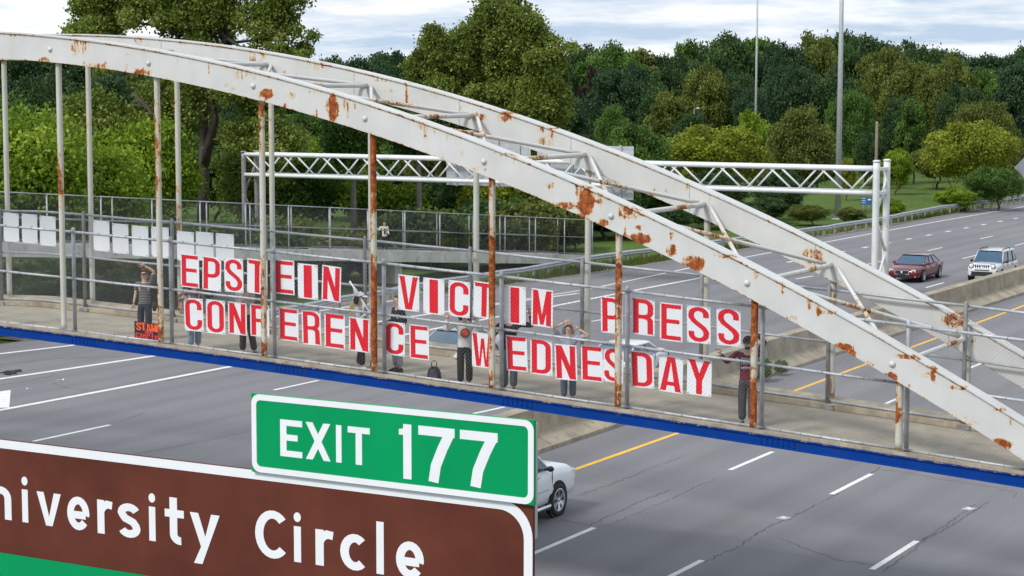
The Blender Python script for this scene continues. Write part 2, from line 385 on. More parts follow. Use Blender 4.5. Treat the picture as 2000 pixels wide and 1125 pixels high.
def highway(ch):
    """road-sign alphabet, cap height 1, x-height 0.74; returns strokes, stroke, advance width"""
    t = 0.165; h = t / 2; X = 0.74
    rx, ry = 0.215, (X - t) / 2; cy = X / 2
    g = {
     'n': ([[(h, 0), (h, X)], [(h, X - 0.22)] + arc(h + 0.185, X - 0.185 - h, 0.185, 0.185, 160, 0)[1:] + [(h + 0.37, 0)]], 0.37 + t),
     'i': ([[(h, 0), (h, X)], ('p', [(h + 0.085 * math.cos(R(a)), X + 0.19 + 0.1 * math.sin(R(a))) for a in range(0, 360, 24)])], t),
     'v': ([('p', [(0, X), (0.165, X), (0.285, 0.2), (0.405, X), (0.57, X), (0.36, 0), (0.21, 0)])], 0.57),
     'e': ([[(0.47, 0.335), (0.09, 0.335)], [(0.475, 0.335)] + arc(0.285, cy, 0.2, ry, 0, 320, 20)], 0.55),
     'r': ([[(h, 0), (h, X)], [(h, X - 0.24), (h + 0.06, X - 0.14), (h + 0.15, X - 0.085), (h + 0.27, X - 0.1)]], 0.4),
     's': ([arc(0.25, X - 0.205, 0.165, 0.125, 20, 180, 8) + [(0.1, 0.5), (0.16, 0.415), (0.25, 0.38), (0.34, 0.34), (0.4, 0.26)] + arc(0.25, 0.205, 0.165, 0.125, 0, -160, 8)], 0.5),
     't': ([[(0.19, 1.0), (0.19, 0.24)] + arc(0.33, 0.22, 0.14, 0.14, 180, 280, 6), [(0, X - h), (0.42, X - h)]], 0.43),
     'y': ([('p', [(0, X), (0.165, X), (0.30, 0.25), (0.42, X), (0.585, X), (0.235, -0.34), (0.07, -0.34), (0.215, 0.03)])], 0.585),
     'C': ([arc(0.36, 0.5, 0.275, 0.4175, 45, 315, 20)], 0.62),
     'c': ([arc(0.285, cy, 0.2, ry, 48, 312, 16)], 0.5),
     'l': ([[(h, 0), (h, 1.06)]], t),
     'U': ([[(h, 1)] + arc(0.32, 0.31, 0.24, 0.23, 180, 360, 10) + [(0.56, 1)]], 0.64),
     'E': ([[(h, 0), (h, 1)], [(h, 1 - h), (0.58, 1 - h)], [(h, 0.52), (0.46, 0.52)], [(h, h), (0.58, h)]], 0.58),
     'X': ([('p', [(0, 1), (0.185, 1), (0.66, 0), (0.475, 0)]), ('p', [(0.475, 1), (0.66, 1), (0.185, 0), (0, 0)])], 0.66),
     'I': ([[(h, 0), (h, 1)]], t),
     'T': ([[(0.29, 0), (0.29, 1)], [(0, 1 - h), (0.58, 1 - h)]], 0.58),
     '1': ([[(0.17, 0), (0.17, 1)], ('p', [(0.0, 0.80), (0.0, 0.90), (0.11, 0.92), (0.16, 1), (0.2, 1), (0.2, 0.80)])], 0.255),
     '7': ([[(0, 1 - h), (0.6, 1 - h)], [(0.53, 0.93), (0.40, 0.62), (0.29, 0.3), (0.25, 0.0)]], 0.62),
    }
    return g[ch][0], t, g[ch][1]

# ------------------------------------------------------------------ ground, roads
def sheet(name, pts, mat, z, kind='structure', parent=None):
    o = mesh_obj(name, [(p[0], p[1], z) for p in pts], [tuple(range(len(pts)))], mat, parent)
    if kind and not parent: o['kind'] = kind
    return o
# terrain: level by the road, rising gently as a bank behind the ramp
def terr(x, y):
    z = -0.06
    if x < -63.5:
        k = min(1, (-63.5 - x) / 8); bank = max(0, min(1, (118 - y) / 20))
        z += 1.6 * bank * k * k * (3 - 2 * k) + 0.25 * math.sin(x * 0.11) * k + 0.35 * k * math.sin(y * 0.043)
    if x > 6: z += 0.0
    return z
gx = [-1600, -1000, -700, -500, -350, -250, -200, -160, -130] + list(range(-115, -55, 3)) + [-57.5, -56, -52, -30, 8, 20, 60, 200, 600, 1600]
gx = sorted(set(gx)); gy = [-600, -200, -60, -20, 0] + list(range(15, 135, 5)) + list(range(140, 400, 20)) + [500, 800, 1500, 2600]
gv = [(x, y, terr(x, y)) for y in gy for x in gx]; nx_ = len(gx)
gf = [(j * nx_ + i, j * nx_ + i + 1, (j + 1) * nx_ + i + 1, (j + 1) * nx_ + i) for j in range(len(gy) - 1) for i in range(nx_ - 1)]
ground = mesh_obj('ground', gv, gf, M_GRASS, smooth=True); ground['kind'] = 'structure'
# the carriageways, one asphalt sheet; far edge traced along the shoulder
far_edge = [(-62.5, -300), (-62.5, 20), (-60.5, 48), (-58.6, 62), (-55.6, 76), (-52.6, 90), (-51.2, 104), (-50.6, 118), (-49.9, 134), (-49.2, 155), (-48.8, 180), (-48, 260), (-46, 400), (-44, 700)]
road = sheet('road', far_edge + [(10, 700), (10, -300)], M_ASPH, 0.0)
verge = [(-50.4, 118), (-49.7, 134), (-49.0, 155), (-48.6, 180), (-47.8, 260), (-49.2, 260), (-50.1, 180), (-50.5, 155), (-51.2, 134), (-52.3, 118), (-53.1, 104), (-54.5, 90), (-57.4, 76), (-60.2, 62), (-58.4, 62), (-55.4, 76), (-52.4, 90), (-51.0, 104)]
sheet('verge', verge, M_DIRT, 0.012)

def strip(name, pts, wd, mat, z=0.005, jit=0.0):
    """painted line on the road along ground points"""
    P = [Vector((p[0], p[1])) for p in pts]
    A, B = ribbon(P, wd)
    if jit:
        A = [a + Vector((random.uniform(-jit, jit), random.uniform(-jit, jit))) for a in A]
        B = [a + Vector((random.uniform(-jit, jit), random.uniform(-jit, jit))) for a in B]
    n = len(P); vs = [(a.x, a.y, z) for a in A] + [(b.x, b.y, z) for b in B]
    return mesh_obj(name, vs, [(i, n + i, n + i + 1, i + 1) for i in range(n - 1)], mat, road)
def pstrip(name, px, wd, mat, **k): return strip(name, [onz(x, y, 0) for x, y in px], wd, mat, **k)
YM = [(-25.75, -100), (-25.6, 40), (-25.46, 50), (-25.40, 56), (-25.38, 65), (-25.45, 73), (-25.6, 97), (-25.4, 160), (-24.5, 320)]
strip('edge_line', YM, 0.17, M_YELLOW)
strip('edge_line', [(-30.9, -100), (-30.7, 60), (-30.2, 110), (-29.6, 200), (-28.6, 400)], 0.16, M_YELLOW)
strip('edge_line', [(-48.6, 84), (-47.64, 92.8), (-48.1, 108), (-47.9, 128.4), (-47.6, 149.3), (-46.7, 175.3), (-45, 260), (-43, 400)], 0.17, M_WHITE)
strip('edge_line', [(-10.6, -100), (-10.4, 100), (-9.6, 300)], 0.15, M_WHITE)
# near carriageway: dashes 3.05 m every 12.19 m
for X, y0 in ((-21.66, 39.35), (-18.0, 37.6), (-14.34, 41.9)):
    for k in range(-6, 20):
        a = y0 + k * 11.6; q = 0.0012 * max(0, a - 60)
        strip('lane_dash', [(X + q, a), (X + q + 0.003, a + 3.2)], 0.15, M_WHITE)
# far carriageway
for X, y0 in ((-39.75, 113.9), (-35.95, 121.0), (-32.45, 102.6)):
    for k in range(0, 9):
        a = y0 + k * 11.6; strip('lane_dash', [(X + 0.010 * (a - y0), a), (X + 0.010 * (a + 3.1 - y0), a + 3.1)], 0.14, M_WHITE)
for pxs in ([(1555, 545), (1588, 539)], [(65, 862), (215, 830)], [(535, 762), (622, 743)], [(925, 808), (985, 795)], [(1155, 628), (1200, 620)], [(1465, 587), (1480, 584)]):
    pstrip('lane_dash', pxs, 0.16, M_WHITE)
for k in range(12):
    y = 113.0 + k * 4.2; strip('dotted_dash', [(-44.3 + 0.028 * (y - 118), y), (-44.3 + 0.028 * (y + 1.0 - 118), y + 1.0)], 0.26, M_WHITE)
pstrip('edge_line', [(-140, 711), (0, 691), (130, 676), (295, 652), (640, 605), (820, 580)], 0.26, M_WHITE)
pstrip('gore_line', [(-160, 765), (0, 740), (150, 718), (295, 696), (500, 668), (760, 625), (1000, 590), (1130, 573)], 0.27, M_WHITE)
pstrip('gore_line', [(-200, 838), (0, 801), (220, 760), (445, 717), (640, 683), (860, 640), (1060, 602), (1250, 565), (1400, 537)], 0.27, M_WHITE)
sheet('arrow_marking', [onz(x, y) for x, y in ((-55, 800), (-50, 772), (21, 762), (18, 796))], M_WHITE, 0.006, parent=road)
# sealed and open cracks
CR_ = [[(1410, 931), (1370, 946), (1310, 975), (1250, 1000), (1190, 1026), (1160, 1031)], [(1310, 957), (1260, 975), (1210, 1000), (1150, 1025), (1098, 1016)],
 [(1330, 893), (1265, 917), (1210, 940), (1130, 968)], [(1720, 913), (1680, 938), (1610, 978), (1590, 990), (1530, 1016), (1495, 1032), (1440, 1068), (1375, 1098)],
 [(1725, 918), (1760, 922), (1850, 938), (1950, 953), (1985, 962), (1980, 972)], [(1930, 980), (1880, 1012), (1800, 1060), (1770, 1085), (1735, 1108), (1725, 1118)],
 [(1520, 1050), (1580, 1075), (1640, 1093), (1720, 1106)], [(0, 712), (60, 705), (120, 700), (235, 696)], [(100, 748), (130, 757), (172, 763)],
 [(0, 752), (70, 741), (105, 733)], [(215, 830), (250, 818), (287, 804)], [(230, 893), (300, 880), (400, 862), (488, 842)], [(440, 735), (520, 722), (560, 712)],
 [(725, 786), (760, 778), (795, 768)], [(1795, 1057), (1850, 1023), (1905, 985)], [(1160, 1033), (1090, 1055), (1042, 1078)], [(320, 745), (380, 733), (446, 720)]]
for c in CR_:
    P = [onz(x, y) for x, y in c]; Q = []
    for a, b in zip(P[:-1], P[1:]):
        m = max(2, int((b - a).length / 0.18))
        for i in range(m):
            q = a.lerp(b, i / m); Q.append((q.x + random.gauss(0, 0.03), q.y + random.gauss(0, 0.03)))
    Q.append((P[-1].x, P[-1].y))
    strip('road_crack', Q, random.uniform(0.02, 0.036), M_CRACK, 0.003, 0.012)

# median barrier ------------------------------------------------------------
def BX(y): return -28.45 + 0.012 * max(0, y - 60) + (0.000012 * max(0, y - 100) ** 2)
prof = [(-0.72, -0.02), (-0.72, 0.10), (-0.34, 0.40), (-0.24, 1.14), (0.24, 1.14), (0.34, 0.40), (0.95, 0.12), (0.95, -0.02)]
bar = thing('median_barrier', 'long tan concrete median barrier between the two carriageways', 'barrier', (BX(60), 60, 0))
y = -40.0
while y < 300:
    y1 = y + 6.05
    mb = MB(); mb.loft([[(BX(yy) + a, yy, b + (0.004 if i % 2 else 0)) for i, (a, b) in enumerate(prof)] for yy in (y, (y + y1) / 2, y1)])
    mb.build('barrier_segment', M_CONC, bar, local=False); y = y1 + 0.035

# guard rail ------------------------------------------------------------------
gp = [onz(x, yy, 0.75) for x, yy in ((330, 640), (640, 585), (860, 545), (1000, 527), (1150, 500), (1400, 469), (1560, 448), (1720, 425), (1820, 405), (1980, 384))]
gp = [Vector((p.x, p.y, 0)) for p in gp]; gp.append(Vector((-46.8, 230, 0))); gp.append(Vector((-44.5, 330, 0)))
def path_pts(P, step):
    out = []; carry = 0.0
    for a, b in zip(P[:-1], P[1:]):
        d = (b - a).length; s = carry
        while s < d: out.append(a.lerp(b, s / d)); s += step
        carry = s - d
    return out
gr = thing('guard_rail', 'galvanised corrugated steel guard rail along the far grass verge', 'guard rail', tuple(gp[3]))
GS = path_pts(gp, 1.905)
wave = [(0.0, 0.78), (0.05, 0.75), (0.085, 0.70), (0.05, 0.655), (0.02, 0.63), (0.05, 0.605), (0.085, 0.56), (0.05, 0.51), (0.0, 0.48)]
for i in range(0, len(GS) - 2, 2):
    a, b = GS[i], GS[i + 2]; j = random.gauss(0, 0.02)
    t = (b - a).normalized(); nrm = Vector((t.y, -t.x, 0))
    rings = [[p + nrm * u + Vector((0, 0, v + jj)) for u, v in wave] + [p + nrm * (u - 0.01) + Vector((0, 0, v + jj)) for u, v in wave[::-1]] for p, jj in ((a, 0), (b.lerp(a, 0.5), j), (b, 0))]
    MB().loft(rings).build('rail_beam', M_GALV, gr, local=False)
for i, p in enumerate(GS):
    if 3 < i < 75:
        t = (GS[min(i + 1, len(GS) - 1)] - GS[i - 1]).normalized(); nrm = Vector((t.y, -t.x, 0))
        q = p - nrm * 0.12; MB().cbox((q.x, q.y, 0.33), (0.13, 0.16, 0.86)).build('post', M_GALVD if i % 3 else M_WOOD, gr, local=False)

# ------------------------------------------------------------------ footbridge
YH, SP, XH0, WB = 34.478, 2.85, -31.293, 4.22      # hanger plane, hanger spacing, first traced hanger, arch spacing
CW = 0.30                                          # width of an arch rib
YFN, YFF = YH + 0.33, YH + WB - 0.33               # near and far fence planes
top_px = [(0, 67), (125, 74), (225, 87), (325, 105), (412, 125), (500, 143), (575, 162), (650, 186), (725, 209), (800, 234), (875, 260), (1000, 305), (1075, 339), (1150, 371), (1225, 404), (1300, 440), (1375, 477), (1450, 513), (1500, 539), (1562, 574), (1625, 609), (1700, 654), (1775, 698), (1850, 741), (1925, 784), (2000, 827)]
bot_px = [(0, 114), (100, 122), (200, 135), (300, 150), (400, 170), (500, 192), (575, 215), (650, 240), (725, 265), (782, 281), (850, 306), (925, 335), (1000, 365), (1075, 395), (1150, 427), (1225, 463), (1300, 499), (1375, 538), (1412, 560), (1500, 603), (1562, 635), (1625, 670), (1675, 700), (1750, 744), (1825, 790), (1912, 843), (2000, 900)]
rail_px = [(0, 625), (120, 643), (315, 668), (535, 697), (725, 722), (1000, 762), (1210, 790), (1465, 827), (1750, 874), (2000, 917)]
gb_px = [(0, 654), (500, 724), (1000, 795), (1290, 841), (1500, 872), (2000, 954)]
def fit(px, Y, deg):
    P = [ony(x, y, Y) for x, y in px]
    return np.polyfit([p.x + 22 for p in P], [p.z for p in P], deg)
PT = fit(top_px, YH - CW / 2, 4); PB = fit(bot_px, YH - CW / 2, 4); PR = fit(rail_px, YFN, 2); PG = fit(gb_px, YH - 0.2, 2)
XE = -33.5                                         # left of here (out of the picture) the bridge is mirrored about the crown
XS = [x / 100 for x in range(-4200, -3000, 5)]
ev = lambda P, x: float(np.polyval(P, x + 22))
XC = max(XS, key=lambda x: ev(PT, x) if x > -40 else -99); XC = min(max(XC, -39.0), -35.2)
def prof_z(P, x, flat=False):
    if x < XC: x = 2 * XC - x
    return ev(P, x)
zt = lambda x: prof_z(PT, x); zb = lambda x: prof_z(PB, x)
zr = lambda x: prof_z(PR, x); zg = lambda x: prof_z(PG, x)
print('crown', XC, zt(XC), zb(XC), 'rail', zr(XC), zr(-10), 'girder', zg(XC), zg(-10))
ZDK = lambda x: zr(x) - 0.17                       # deck surface
XR0, XR1 = 2 * XC + 8.3, -8.3                      # ends of the arch
bridge = thing('footbridge', 'white rusting steel tied arch footbridge with blue edge girder over the freeway', 'bridge', (XC, YH + WB / 2, 0))
# rust patches on the near rib, in photograph pixels: x, y, radius x, radius y, strength
rp = [(522, 183, 16, 10, .9), (568, 187, 12, 8, .6), (650, 210, 13, 26, 1.0), (635, 203, 6, 14, .55), (680, 216, 4, 18, .6), (693, 205, 5, 10, .55), (1145, 392, 15, 28, 1.0), (1133, 372, 12, 12, .7), (1075, 362, 9, 8, .75), (1105, 402, 30, 7, .7), (1180, 436, 12, 7, .8), (1250, 444, 12, 5, .7), (1250, 466, 22, 10, .95), (1310, 490, 10, 12, .8), (1355, 515, 22, 14, .9), (1318, 484, 6, 6, .7), (440, 166, 9, 5, .55), (455, 173, 7, 5, .6), (1645, 678, 15, 7, .9), (1665, 692, 8, 7, .9), (1545, 622, 10, 6, .6), (1740, 735, 12, 8, .9), (1823, 728, 4, 14, .85), (1955, 868, 18, 9, .9), (1000, 303, 30, 5, .6), (1235, 412, 18, 5, .7), (620, 180, 24, 4, .55), (905, 292, 10, 14, .35), (1620, 610, 20, 5, .6), (1870, 757, 30, 4, .55), (1420, 500, 30, 4, .6), (1960, 800, 18, 5, .6), (800, 250, 3, 20, .35), (935, 330, 20, 5, .5), (720, 262, 12, 5, .4)]
def rib(name, yc, near, seed):
    rng = random.Random(seed); mb = MB(); n = 620; rows = 14
    pt = [(ony(x, y, YH - CW / 2), rx / 95, ry / 95, s) for x, y, rx, ry, s in rp]
    for _ in range(70 if near else 30):
        x_ = rng.uniform(-33, -9); l_ = rng.uniform(.04, .2); pt.append((Vector((x_, 0, zt(x_) - l_ * .7)) if rng.random() < .7 else Vector((x_, 0, zb(x_) + .02)), rng.uniform(.02, .05) if rng.random() < .7 else rng.uniform(.1, .3), l_, rng.uniform(.45, .8)))
    if not near:
        pt = pt[len(rp):] + [(Vector((rng.uniform(-34, -9), 0, 0)), rng.uniform(.1, .35), rng.uniform(.05, .14), rng.uniform(.2, .55)) for _ in range(24)]
        for p, *_ in pt: p.z = rng.choice((zb(p.x) + .05, zt(p.x) - .05, zt(p.x) - .02, zb(p.x) + .3))
    xs = [XR0 + (XR1 - XR0) * i / n for i in range(n + 1)]
    ring_uv = [(0, -1)] * 0
    ringdef = []                                    # (v from 0 bottom to 1 top, y side)
    for k in range(rows + 1): ringdef.append((k / rows, -CW / 2, 0))
    ringdef += [(1, -CW / 2 - 0.035, 0.012), (1, -CW / 2 - 0.035, 0.045), (1, -CW / 4, 0.047), (1, CW / 4, 0.047), (1, CW / 2 + 0.035, 0.045), (1, CW / 2 + 0.035, 0.012)]
    for k in range(rows, -1, -1): ringdef.append((k / rows, CW / 2, 0))
    rings = []; ru = []
    for x in xs:
        a, b = zb(x), zt(x); r = []
        for v, yy, dz in ringdef:
            z = a + (b - a) * v + dz; r.append((x, yc + yy, z)); q = 0.0
            if yy < 0 or not near:
                for p, rx, rz, s in pt:
                    d = math.sqrt(((x - p.x) / rx) ** 2 + ((z - p.z) / rz) ** 2)
                    if d < 1.5: q = max(q, s * min(1, (1.5 - d) / 0.7))
            ed = .54 + .13 * math.sin(x * 1.7 + seed) + .09 * math.sin(x * 4.3 + 2 * seed) + .07 * math.sin(x * 9.1)
            if dz: q = max(q, 0.14 if dz > 0.02 else ed * .9)
            if v == 0: q = max(q, ed)
            if v == 1 and dz == 0: q = max(q, ed + .1)
            ru.append(q)
        rings.append(r)
    mb.loft(rings); mb.rust = ru
    o = mb.build(name, M_ARCH, bridge, local=False)
    return o
near_rib = rib('arch_rib', YH, True, 1); far_rib = rib('arch_rib', YH + WB, False, 2)
near_rib['label'] = 'near white arch rib with orange rust patches'; far_rib['label'] = 'far white arch rib'
NODES = [XH0 + SP * i for i in range(-10, 9)]
NODES = [x for x in NODES if XR0 + 3.2 < x < XR1 - 1.5]
hlev = {0: .5, 1: .68, 2: .66, 3: 1.25, 4: 1.05, 5: .9, 6: 1.1, 7: .75, -1: .8}
def hanger(i, x, yc, near):
    rng = random.Random(i * 7 + near); lv = hlev.get(i, .5) if near else rng.uniform(.3, .62)
    z0, z1 = zg(x) + 0.30, zb(x) + 0.02; n = max(4, int((z1 - z0) / 0.12)); pts = []; ru = []
    ph = rng.uniform(0, 6)
    for k in range(n + 1):
        v = k / n; pts.append((x + 0.0, yc, z0 + (z1 - z0) * v))
        q = lv * (0.75 + 0.35 * math.sin(v * 9 + ph) * (1 - v * 0.4))
        if i == 0 and near: q = 0.75 * math.exp(-((v - 0.55) / 0.16) ** 2)
        if v < 0.06 and lv > .5: q = .8
        ru.append(max(0, q))
    hm = MB().tube(pts, 0.068, 10, rust=ru)
    hm.rust = [max(0, r_ + (x - v_.x) / .068 * .16) if r_ > .12 else r_ for r_, v_ in zip(hm.rust, hm.v)]
    hm.build('hanger', M_HANG, bridge, True, local=False)
for k, x in enumerate(NODES):
    i = round((x - XH0) / SP)
    for near, yc in ((1, YH), (0, YH + WB)):
        if zb(x) - zg(x) > 0.6: hanger(i, x, yc, near)
        zc = zb(x) + (zt(x) - zb(x)) * 0.53
        for sgn in (-1, 1):
            MB().lathe([(0, 0.062), (0.02 * sgn, 0.06), (0.045 * sgn, 0.035), (0.055 * sgn, 0.008)][::1], (x - 0.1, yc + sgn * CW / 2, zc), 'y', 10).build('bolt_cap', M_ARCH, bridge, True, local=False)
        # cover plate on the girder below the hanger
    if k > 0: MB().box((x - .36, YH + WB - CW / 2 - .003, zb(x - .355) + .01), (x - .35, YH + WB - CW / 2 + .01, zt(x - .355) - .01)).build('weld_seam', M_GALVD, bridge, local=False)
    # bracing between the ribs
    zc = lambda q: zb(q) + (zt(q) - zb(q)) * 0.55
    ya, yb = YH + CW / 2, YH + WB - CW / 2
    def brace(p, q, r, lv, name):
        rng = random.Random(int(p[0] * 100) + len(name)); p, q = Vector(p), Vector(q); n = 14; c = rng.uniform(.25, .8)
        pts = [p.lerp(q, s / n) for s in range(n + 1)]
        MB().tube(pts, r, 8, rust=[lv * math.exp(-((s / n - c) / 0.16) ** 2) + 0.08 for s in range(n + 1)]).build(name, M_ARCH, bridge, True, local=False)
    brace((x, ya, zc(x)), (x, yb, zc(x)), 0.052, .7, 'strut')
    if k + 1 < len(NODES):
        x2 = NODES[k + 1]
        brace((x + .12, ya, zc(x) + 0.02), (x2 - .12, yb, zc(x2) + 0.02), 0.043, .6, 'diagonal_brace')
        brace((x + .12, yb, zc(x) - 0.04), (x2 - .12, ya, zc(x2) - 0.04), 0.043, .5, 'diagonal_brace')
# edge girders, ledge, deck
XD0, XD1 = 2 * XC + 2.0, 4.0
xs = [XD0 + (XD1 - XD0) * i / 150 for i in range(151)]
for yc, s in ((YH, -1), (YH + WB, 1)):
    mb = MB()
    sec = [(s * 0.20, 0.0), (s * 0.20, 0.018), (s * 0.165, 0.03), (s * 0.165, 0.185), (s * 0.20, 0.195), (s * 0.20, 0.212), (-s * 0.1, 0.212), (-s * 0.1, 0.0)]
    mb.loft([[(x, yc + a, zg(x) + b) for a, b in sec] for x in xs])
    rr = []
    for x in xs:
        d = min(abs(x - q) for q in NODES)
        rr += [0.12, 0.15, 0.05 + .3 * max(0, 1 - d / .25), 0.1 + .5 * max(0, 1 - d / .5), 0.5, 0.6, 0.5, 0]
    mb.rust = rr; mb.build('edge_girder', M_BLUE, bridge, local=False)
    mb = MB(); mb.loft([[(x, yc + a, zz) for a, zz in ((s * 0.15, zg(x) + .216), (s * 0.15, zg(x) + .282), (-s * 0.285, max(zg(x) + .215, ZDK(x) + .012)), (-s * 0.285, zg(x) + .03))] for x in xs])
    mb.build('deck_ledge', M_LEDGE, bridge, local=False)
mb = MB(); mb.loft([[(x, yy, zz) for yy, zz in ((YH + .29, zg(x) + .02), (YH + .29, ZDK(x)), (YH + WB / 2, ZDK(x) + .02), (YH + WB - .29, ZDK(x)), (YH + WB - .29, zg(x) + .02))] for x in xs])
mb.build('deck', M_DECK, bridge, local=False)
mb = MB(); mb.loft([[(x, yy, zz) for yy, zz in ((YFF - .06, ZDK(x) + .01), (YFF - .06, ZDK(x) + .12), (YFF + .22, ZDK(x) + .12), (YFF + .22, ZDK(x) + .01))] for x in xs])
mb.build('kerb', M_LEDGE, bridge, local=False)
def at_girder(px): return ony(px, 780, YH - .165).x
for px in (165, 565, 1010, 1520):
    x = at_girder(px); mb = MB()
    for a in range(7):
        for b in range(3):
            xx = x - .33 + a * .11; mb.ball((xx, YH - .168, zg(xx) + .055 + b * .048), .019, 6, 4)
    mb.build('splice_bolts', M_BLUE, bridge, True, local=False)['kind'] = 'stuff'
    MB().box((x - .015 + .42, YH - .17, zg(x) + .035), (x + .015 + .42, YH - .166, zg(x) + .18)).build('splice_joint', M_DARK, bridge, local=False)
for x0 in (XR1 + .3, XR0 - .3):                       # end piers
    MB().box((x0 - .6, YH - .5, -.1), (x0 + .6, YH + WB + .5, zg(x0) - .01)).build('pier', M_CONC2, bridge, local=False)

# ------------------------------------------------------------------ chain-link fences
def link_mesh(name, path, h0, h1, pitch, wr, parent, mat=None):
    """real crossing wires between two height functions along a straight bay: path = (p0, p1), heights at each end"""
    p0, p1 = path; d = p1 - p0; Ln = Vector((d.x, d.y, 0)).length; H = h1 - h0
    nrm = Vector((d.y, -d.x, 0)).normalized() * wr * 1.1; mb = MB()
    def P(u, v, s): return p0 + d * (u / Ln) + Vector((0, 0, h0 + v)) + nrm * s
    c = -H
    while c < Ln:
        for sg in (1, -1):
            u0, u1 = c, c + H; v0, v1 = 0.0, H
            if u0 < 0: v0 = -u0; u0 = 0.0
            if u1 > Ln: v1 = H - (u1 - Ln); u1 = Ln
            if u1 - u0 > 0.02:
                a, b = (P(u0, v0, sg), P(u1, v1, sg)) if sg == 1 else (P(u0, H - v0, sg), P(u1, H - v1, sg))
                mb.tube([a, b], wr, 3, cap=False)
        c += pitch
    o = mb.build(name, mat or M_WIRE, parent, local=False); o['kind'] = 'stuff'; return o
def fence(Y, label, posts, mat_post, side):
    x00, x11 = posts[0], posts[-1]
    f = thing('chain_link_fence', label, 'fence', (posts[len(posts) // 2], Y, ZDK(posts[len(posts) // 2])))
    for x in posts:
        MB().tube([(x, Y, ZDK(x) + .0), (x, Y, zr(x) + 2.36), (x, Y, zr(x) + 2.40)], [.045, .045, .02], 10).build('post', mat_post, f, True, local=False)
        MB().cbox((x + .03, Y, ZDK(x) + .05), (.26, .2, .09)).build('base_plate', M_GALVD, f, local=False)
    for a, b in zip(posts[:-1], posts[1:]):
        for nm, hh, r in (('top_rail', 2.30, .03), ('middle_rail', 1.22, .028), ('bottom_rail', 0.0, .028)):
            off = -.05 * side
            MB().tube([(a, Y + off, zr(a) + hh), ((a + b) / 2, Y + off, zr((a + b) / 2) + hh - .008), (b, Y + off, zr(b) + hh)], r, 8).build(nm, M_GALV if hh else M_GALV, f, True, local=False)
            if abs(a - b) > 1 and side == 1:
                mb = MB()
                for q in range(1, 7):
                    x = a + (b - a) * q / 7; mb.tube([(x - .008, Y + off, zr(x) + hh), (x + .008, Y + off, zr(x) + hh)], r + .007, 6)
                mb.build('wire_ties', M_GALVD, f, local=False)['kind'] = 'stuff'
        link_mesh('wire_mesh', (Vector((a, Y, zr(a))), Vector((b, Y, zr(b)))), 0.02, 2.28, 0.085, 0.0014, f)
PN = [x + .035 for x in NODES] + [XR1 + .2]
fence_near = fence(YFN, 'galvanised chain-link fence holding the red-lettered placards', PN, M_GALV, 1)
fence_far = fence(YFF, 'galvanised chain-link fence on the footbridge with blank white placards', [x for x in PN], M_GALVD, -1)

# ------------------------------------------------------------------ placards
UP = [('E', 353, 389, 494, 559), ('P', 395.5, 432, 499, 565), ('S', 438.5, 475, 502, 568), ('T', 483, 522, 504, 571), ('E', 537, 575, 505, 572), ('I', 582, 621, 513, 581), ('N', 629, 666, 517, 586),
      ('V', 778, 819, 535, 604), ('I', 827, 868, 541, 611), ('C', 876, 918, 546, 616), ('T', 925, 967, 548, 618), ('I', 985, 1027, 556, 630), ('M', 1038, 1080, 562, 635),
      ('P', 1174, 1216, 577, 648), ('R', 1234, 1279, 579, 651), ('E', 1289, 1333, 589, 663), ('S', 1342, 1388, 594, 667), ('S', 1400, 1447, 598, 672)]
LO = [('C', 360, 397, 580, 644), ('O', 403, 440, 583, 649), ('N', 446, 482, 588, 651), ('F', 489, 526, 592, 655), ('E', 545, 583, 599, 663), ('R', 590, 627, 604, 671), ('E', 634, 674, 609, 678), ('N', 682, 722, 618, 684), ('C', 751, 791, 626, 691), ('E', 800, 838, 632, 699),
      ('W', 922, 964, 647, 715), ('E', 989, 1030, 653, 722), ('D', 1036, 1079, 659, 729), ('N', 1084, 1127, 670, 739), ('E', 1135, 1177.5, 672, 742), ('S', 1178.5, 1218, 676, 744), ('D', 1232, 1277, 683, 754), ('A', 1287, 1334, 692, 763), ('Y', 1342, 1390, 698, 769)]
def placard(ch, x0, x1, yt, yb, Y, label, group, tiltd=0.0, facing=-1):
    a = ony(x0, (yt + yb) / 2, Y); b = ony(x1, (yt + yb) / 2, Y); t = ony((x0 + x1) / 2, yt + (x1 - x0) * 0.07, Y); m = ony((x0 + x1) / 2, yb + (x1 - x0) * 0.07, Y)
    W, Hh = b.x - a.x, t.z - m.z; c = Vector(((a.x + b.x) / 2, Y, (t.z + m.z) / 2))
    sh = (ev(PR, c.x + .5) - ev(PR, c.x - .5))             # hung along the sloping rails, sides upright
    root = thing('letter_placard' if ch else 'blank_placard', label, 'placard', c, 0, group)
    root.rotation_euler = (0, R(tiltd), 0)
    f = lambda u, v, w_: (u, facing * w_, v + sh * u)
    mb = MB(); mb.prism([(-W / 2, -Hh / 2), (W / 2, -Hh / 2), (W / 2, Hh / 2), (-W / 2, Hh / 2)], f, 0.006); mb.build('board', M_BOARD, root)
    if ch:
        st, tk, gw = condensed(ch); gh = Hh * 0.93; sxx = (W * 0.87 / gw) if ch != 'I' else W * 0.41 / 0.115 * 1.0
        if ch in 'MW': sxx = W * 0.82 / gw
        g = lambda u, v, w_: ((u - gw / 2) * sxx, facing * (0.0065 + w_), (v - 0.5) * gh + sh * (u - gw / 2) * sxx)
        mb = MB(); glyph_mesh(mb, st, tk, g, 0.001); mb.build('letter', M_RED, root)
    mb = MB()
    for su in (-1, 1):
        for sv in (-1, 1):
            u, v = su * (W / 2 - .03), sv * (Hh / 2 - .03); mb.tube([f(u, v, -.004), f(u, v, .05)], .006, 5)
    mb.build('cable_ties', M_DARK, root)['kind'] = 'stuff'
rng = random.Random(3)
YPL = YFN + 0.05
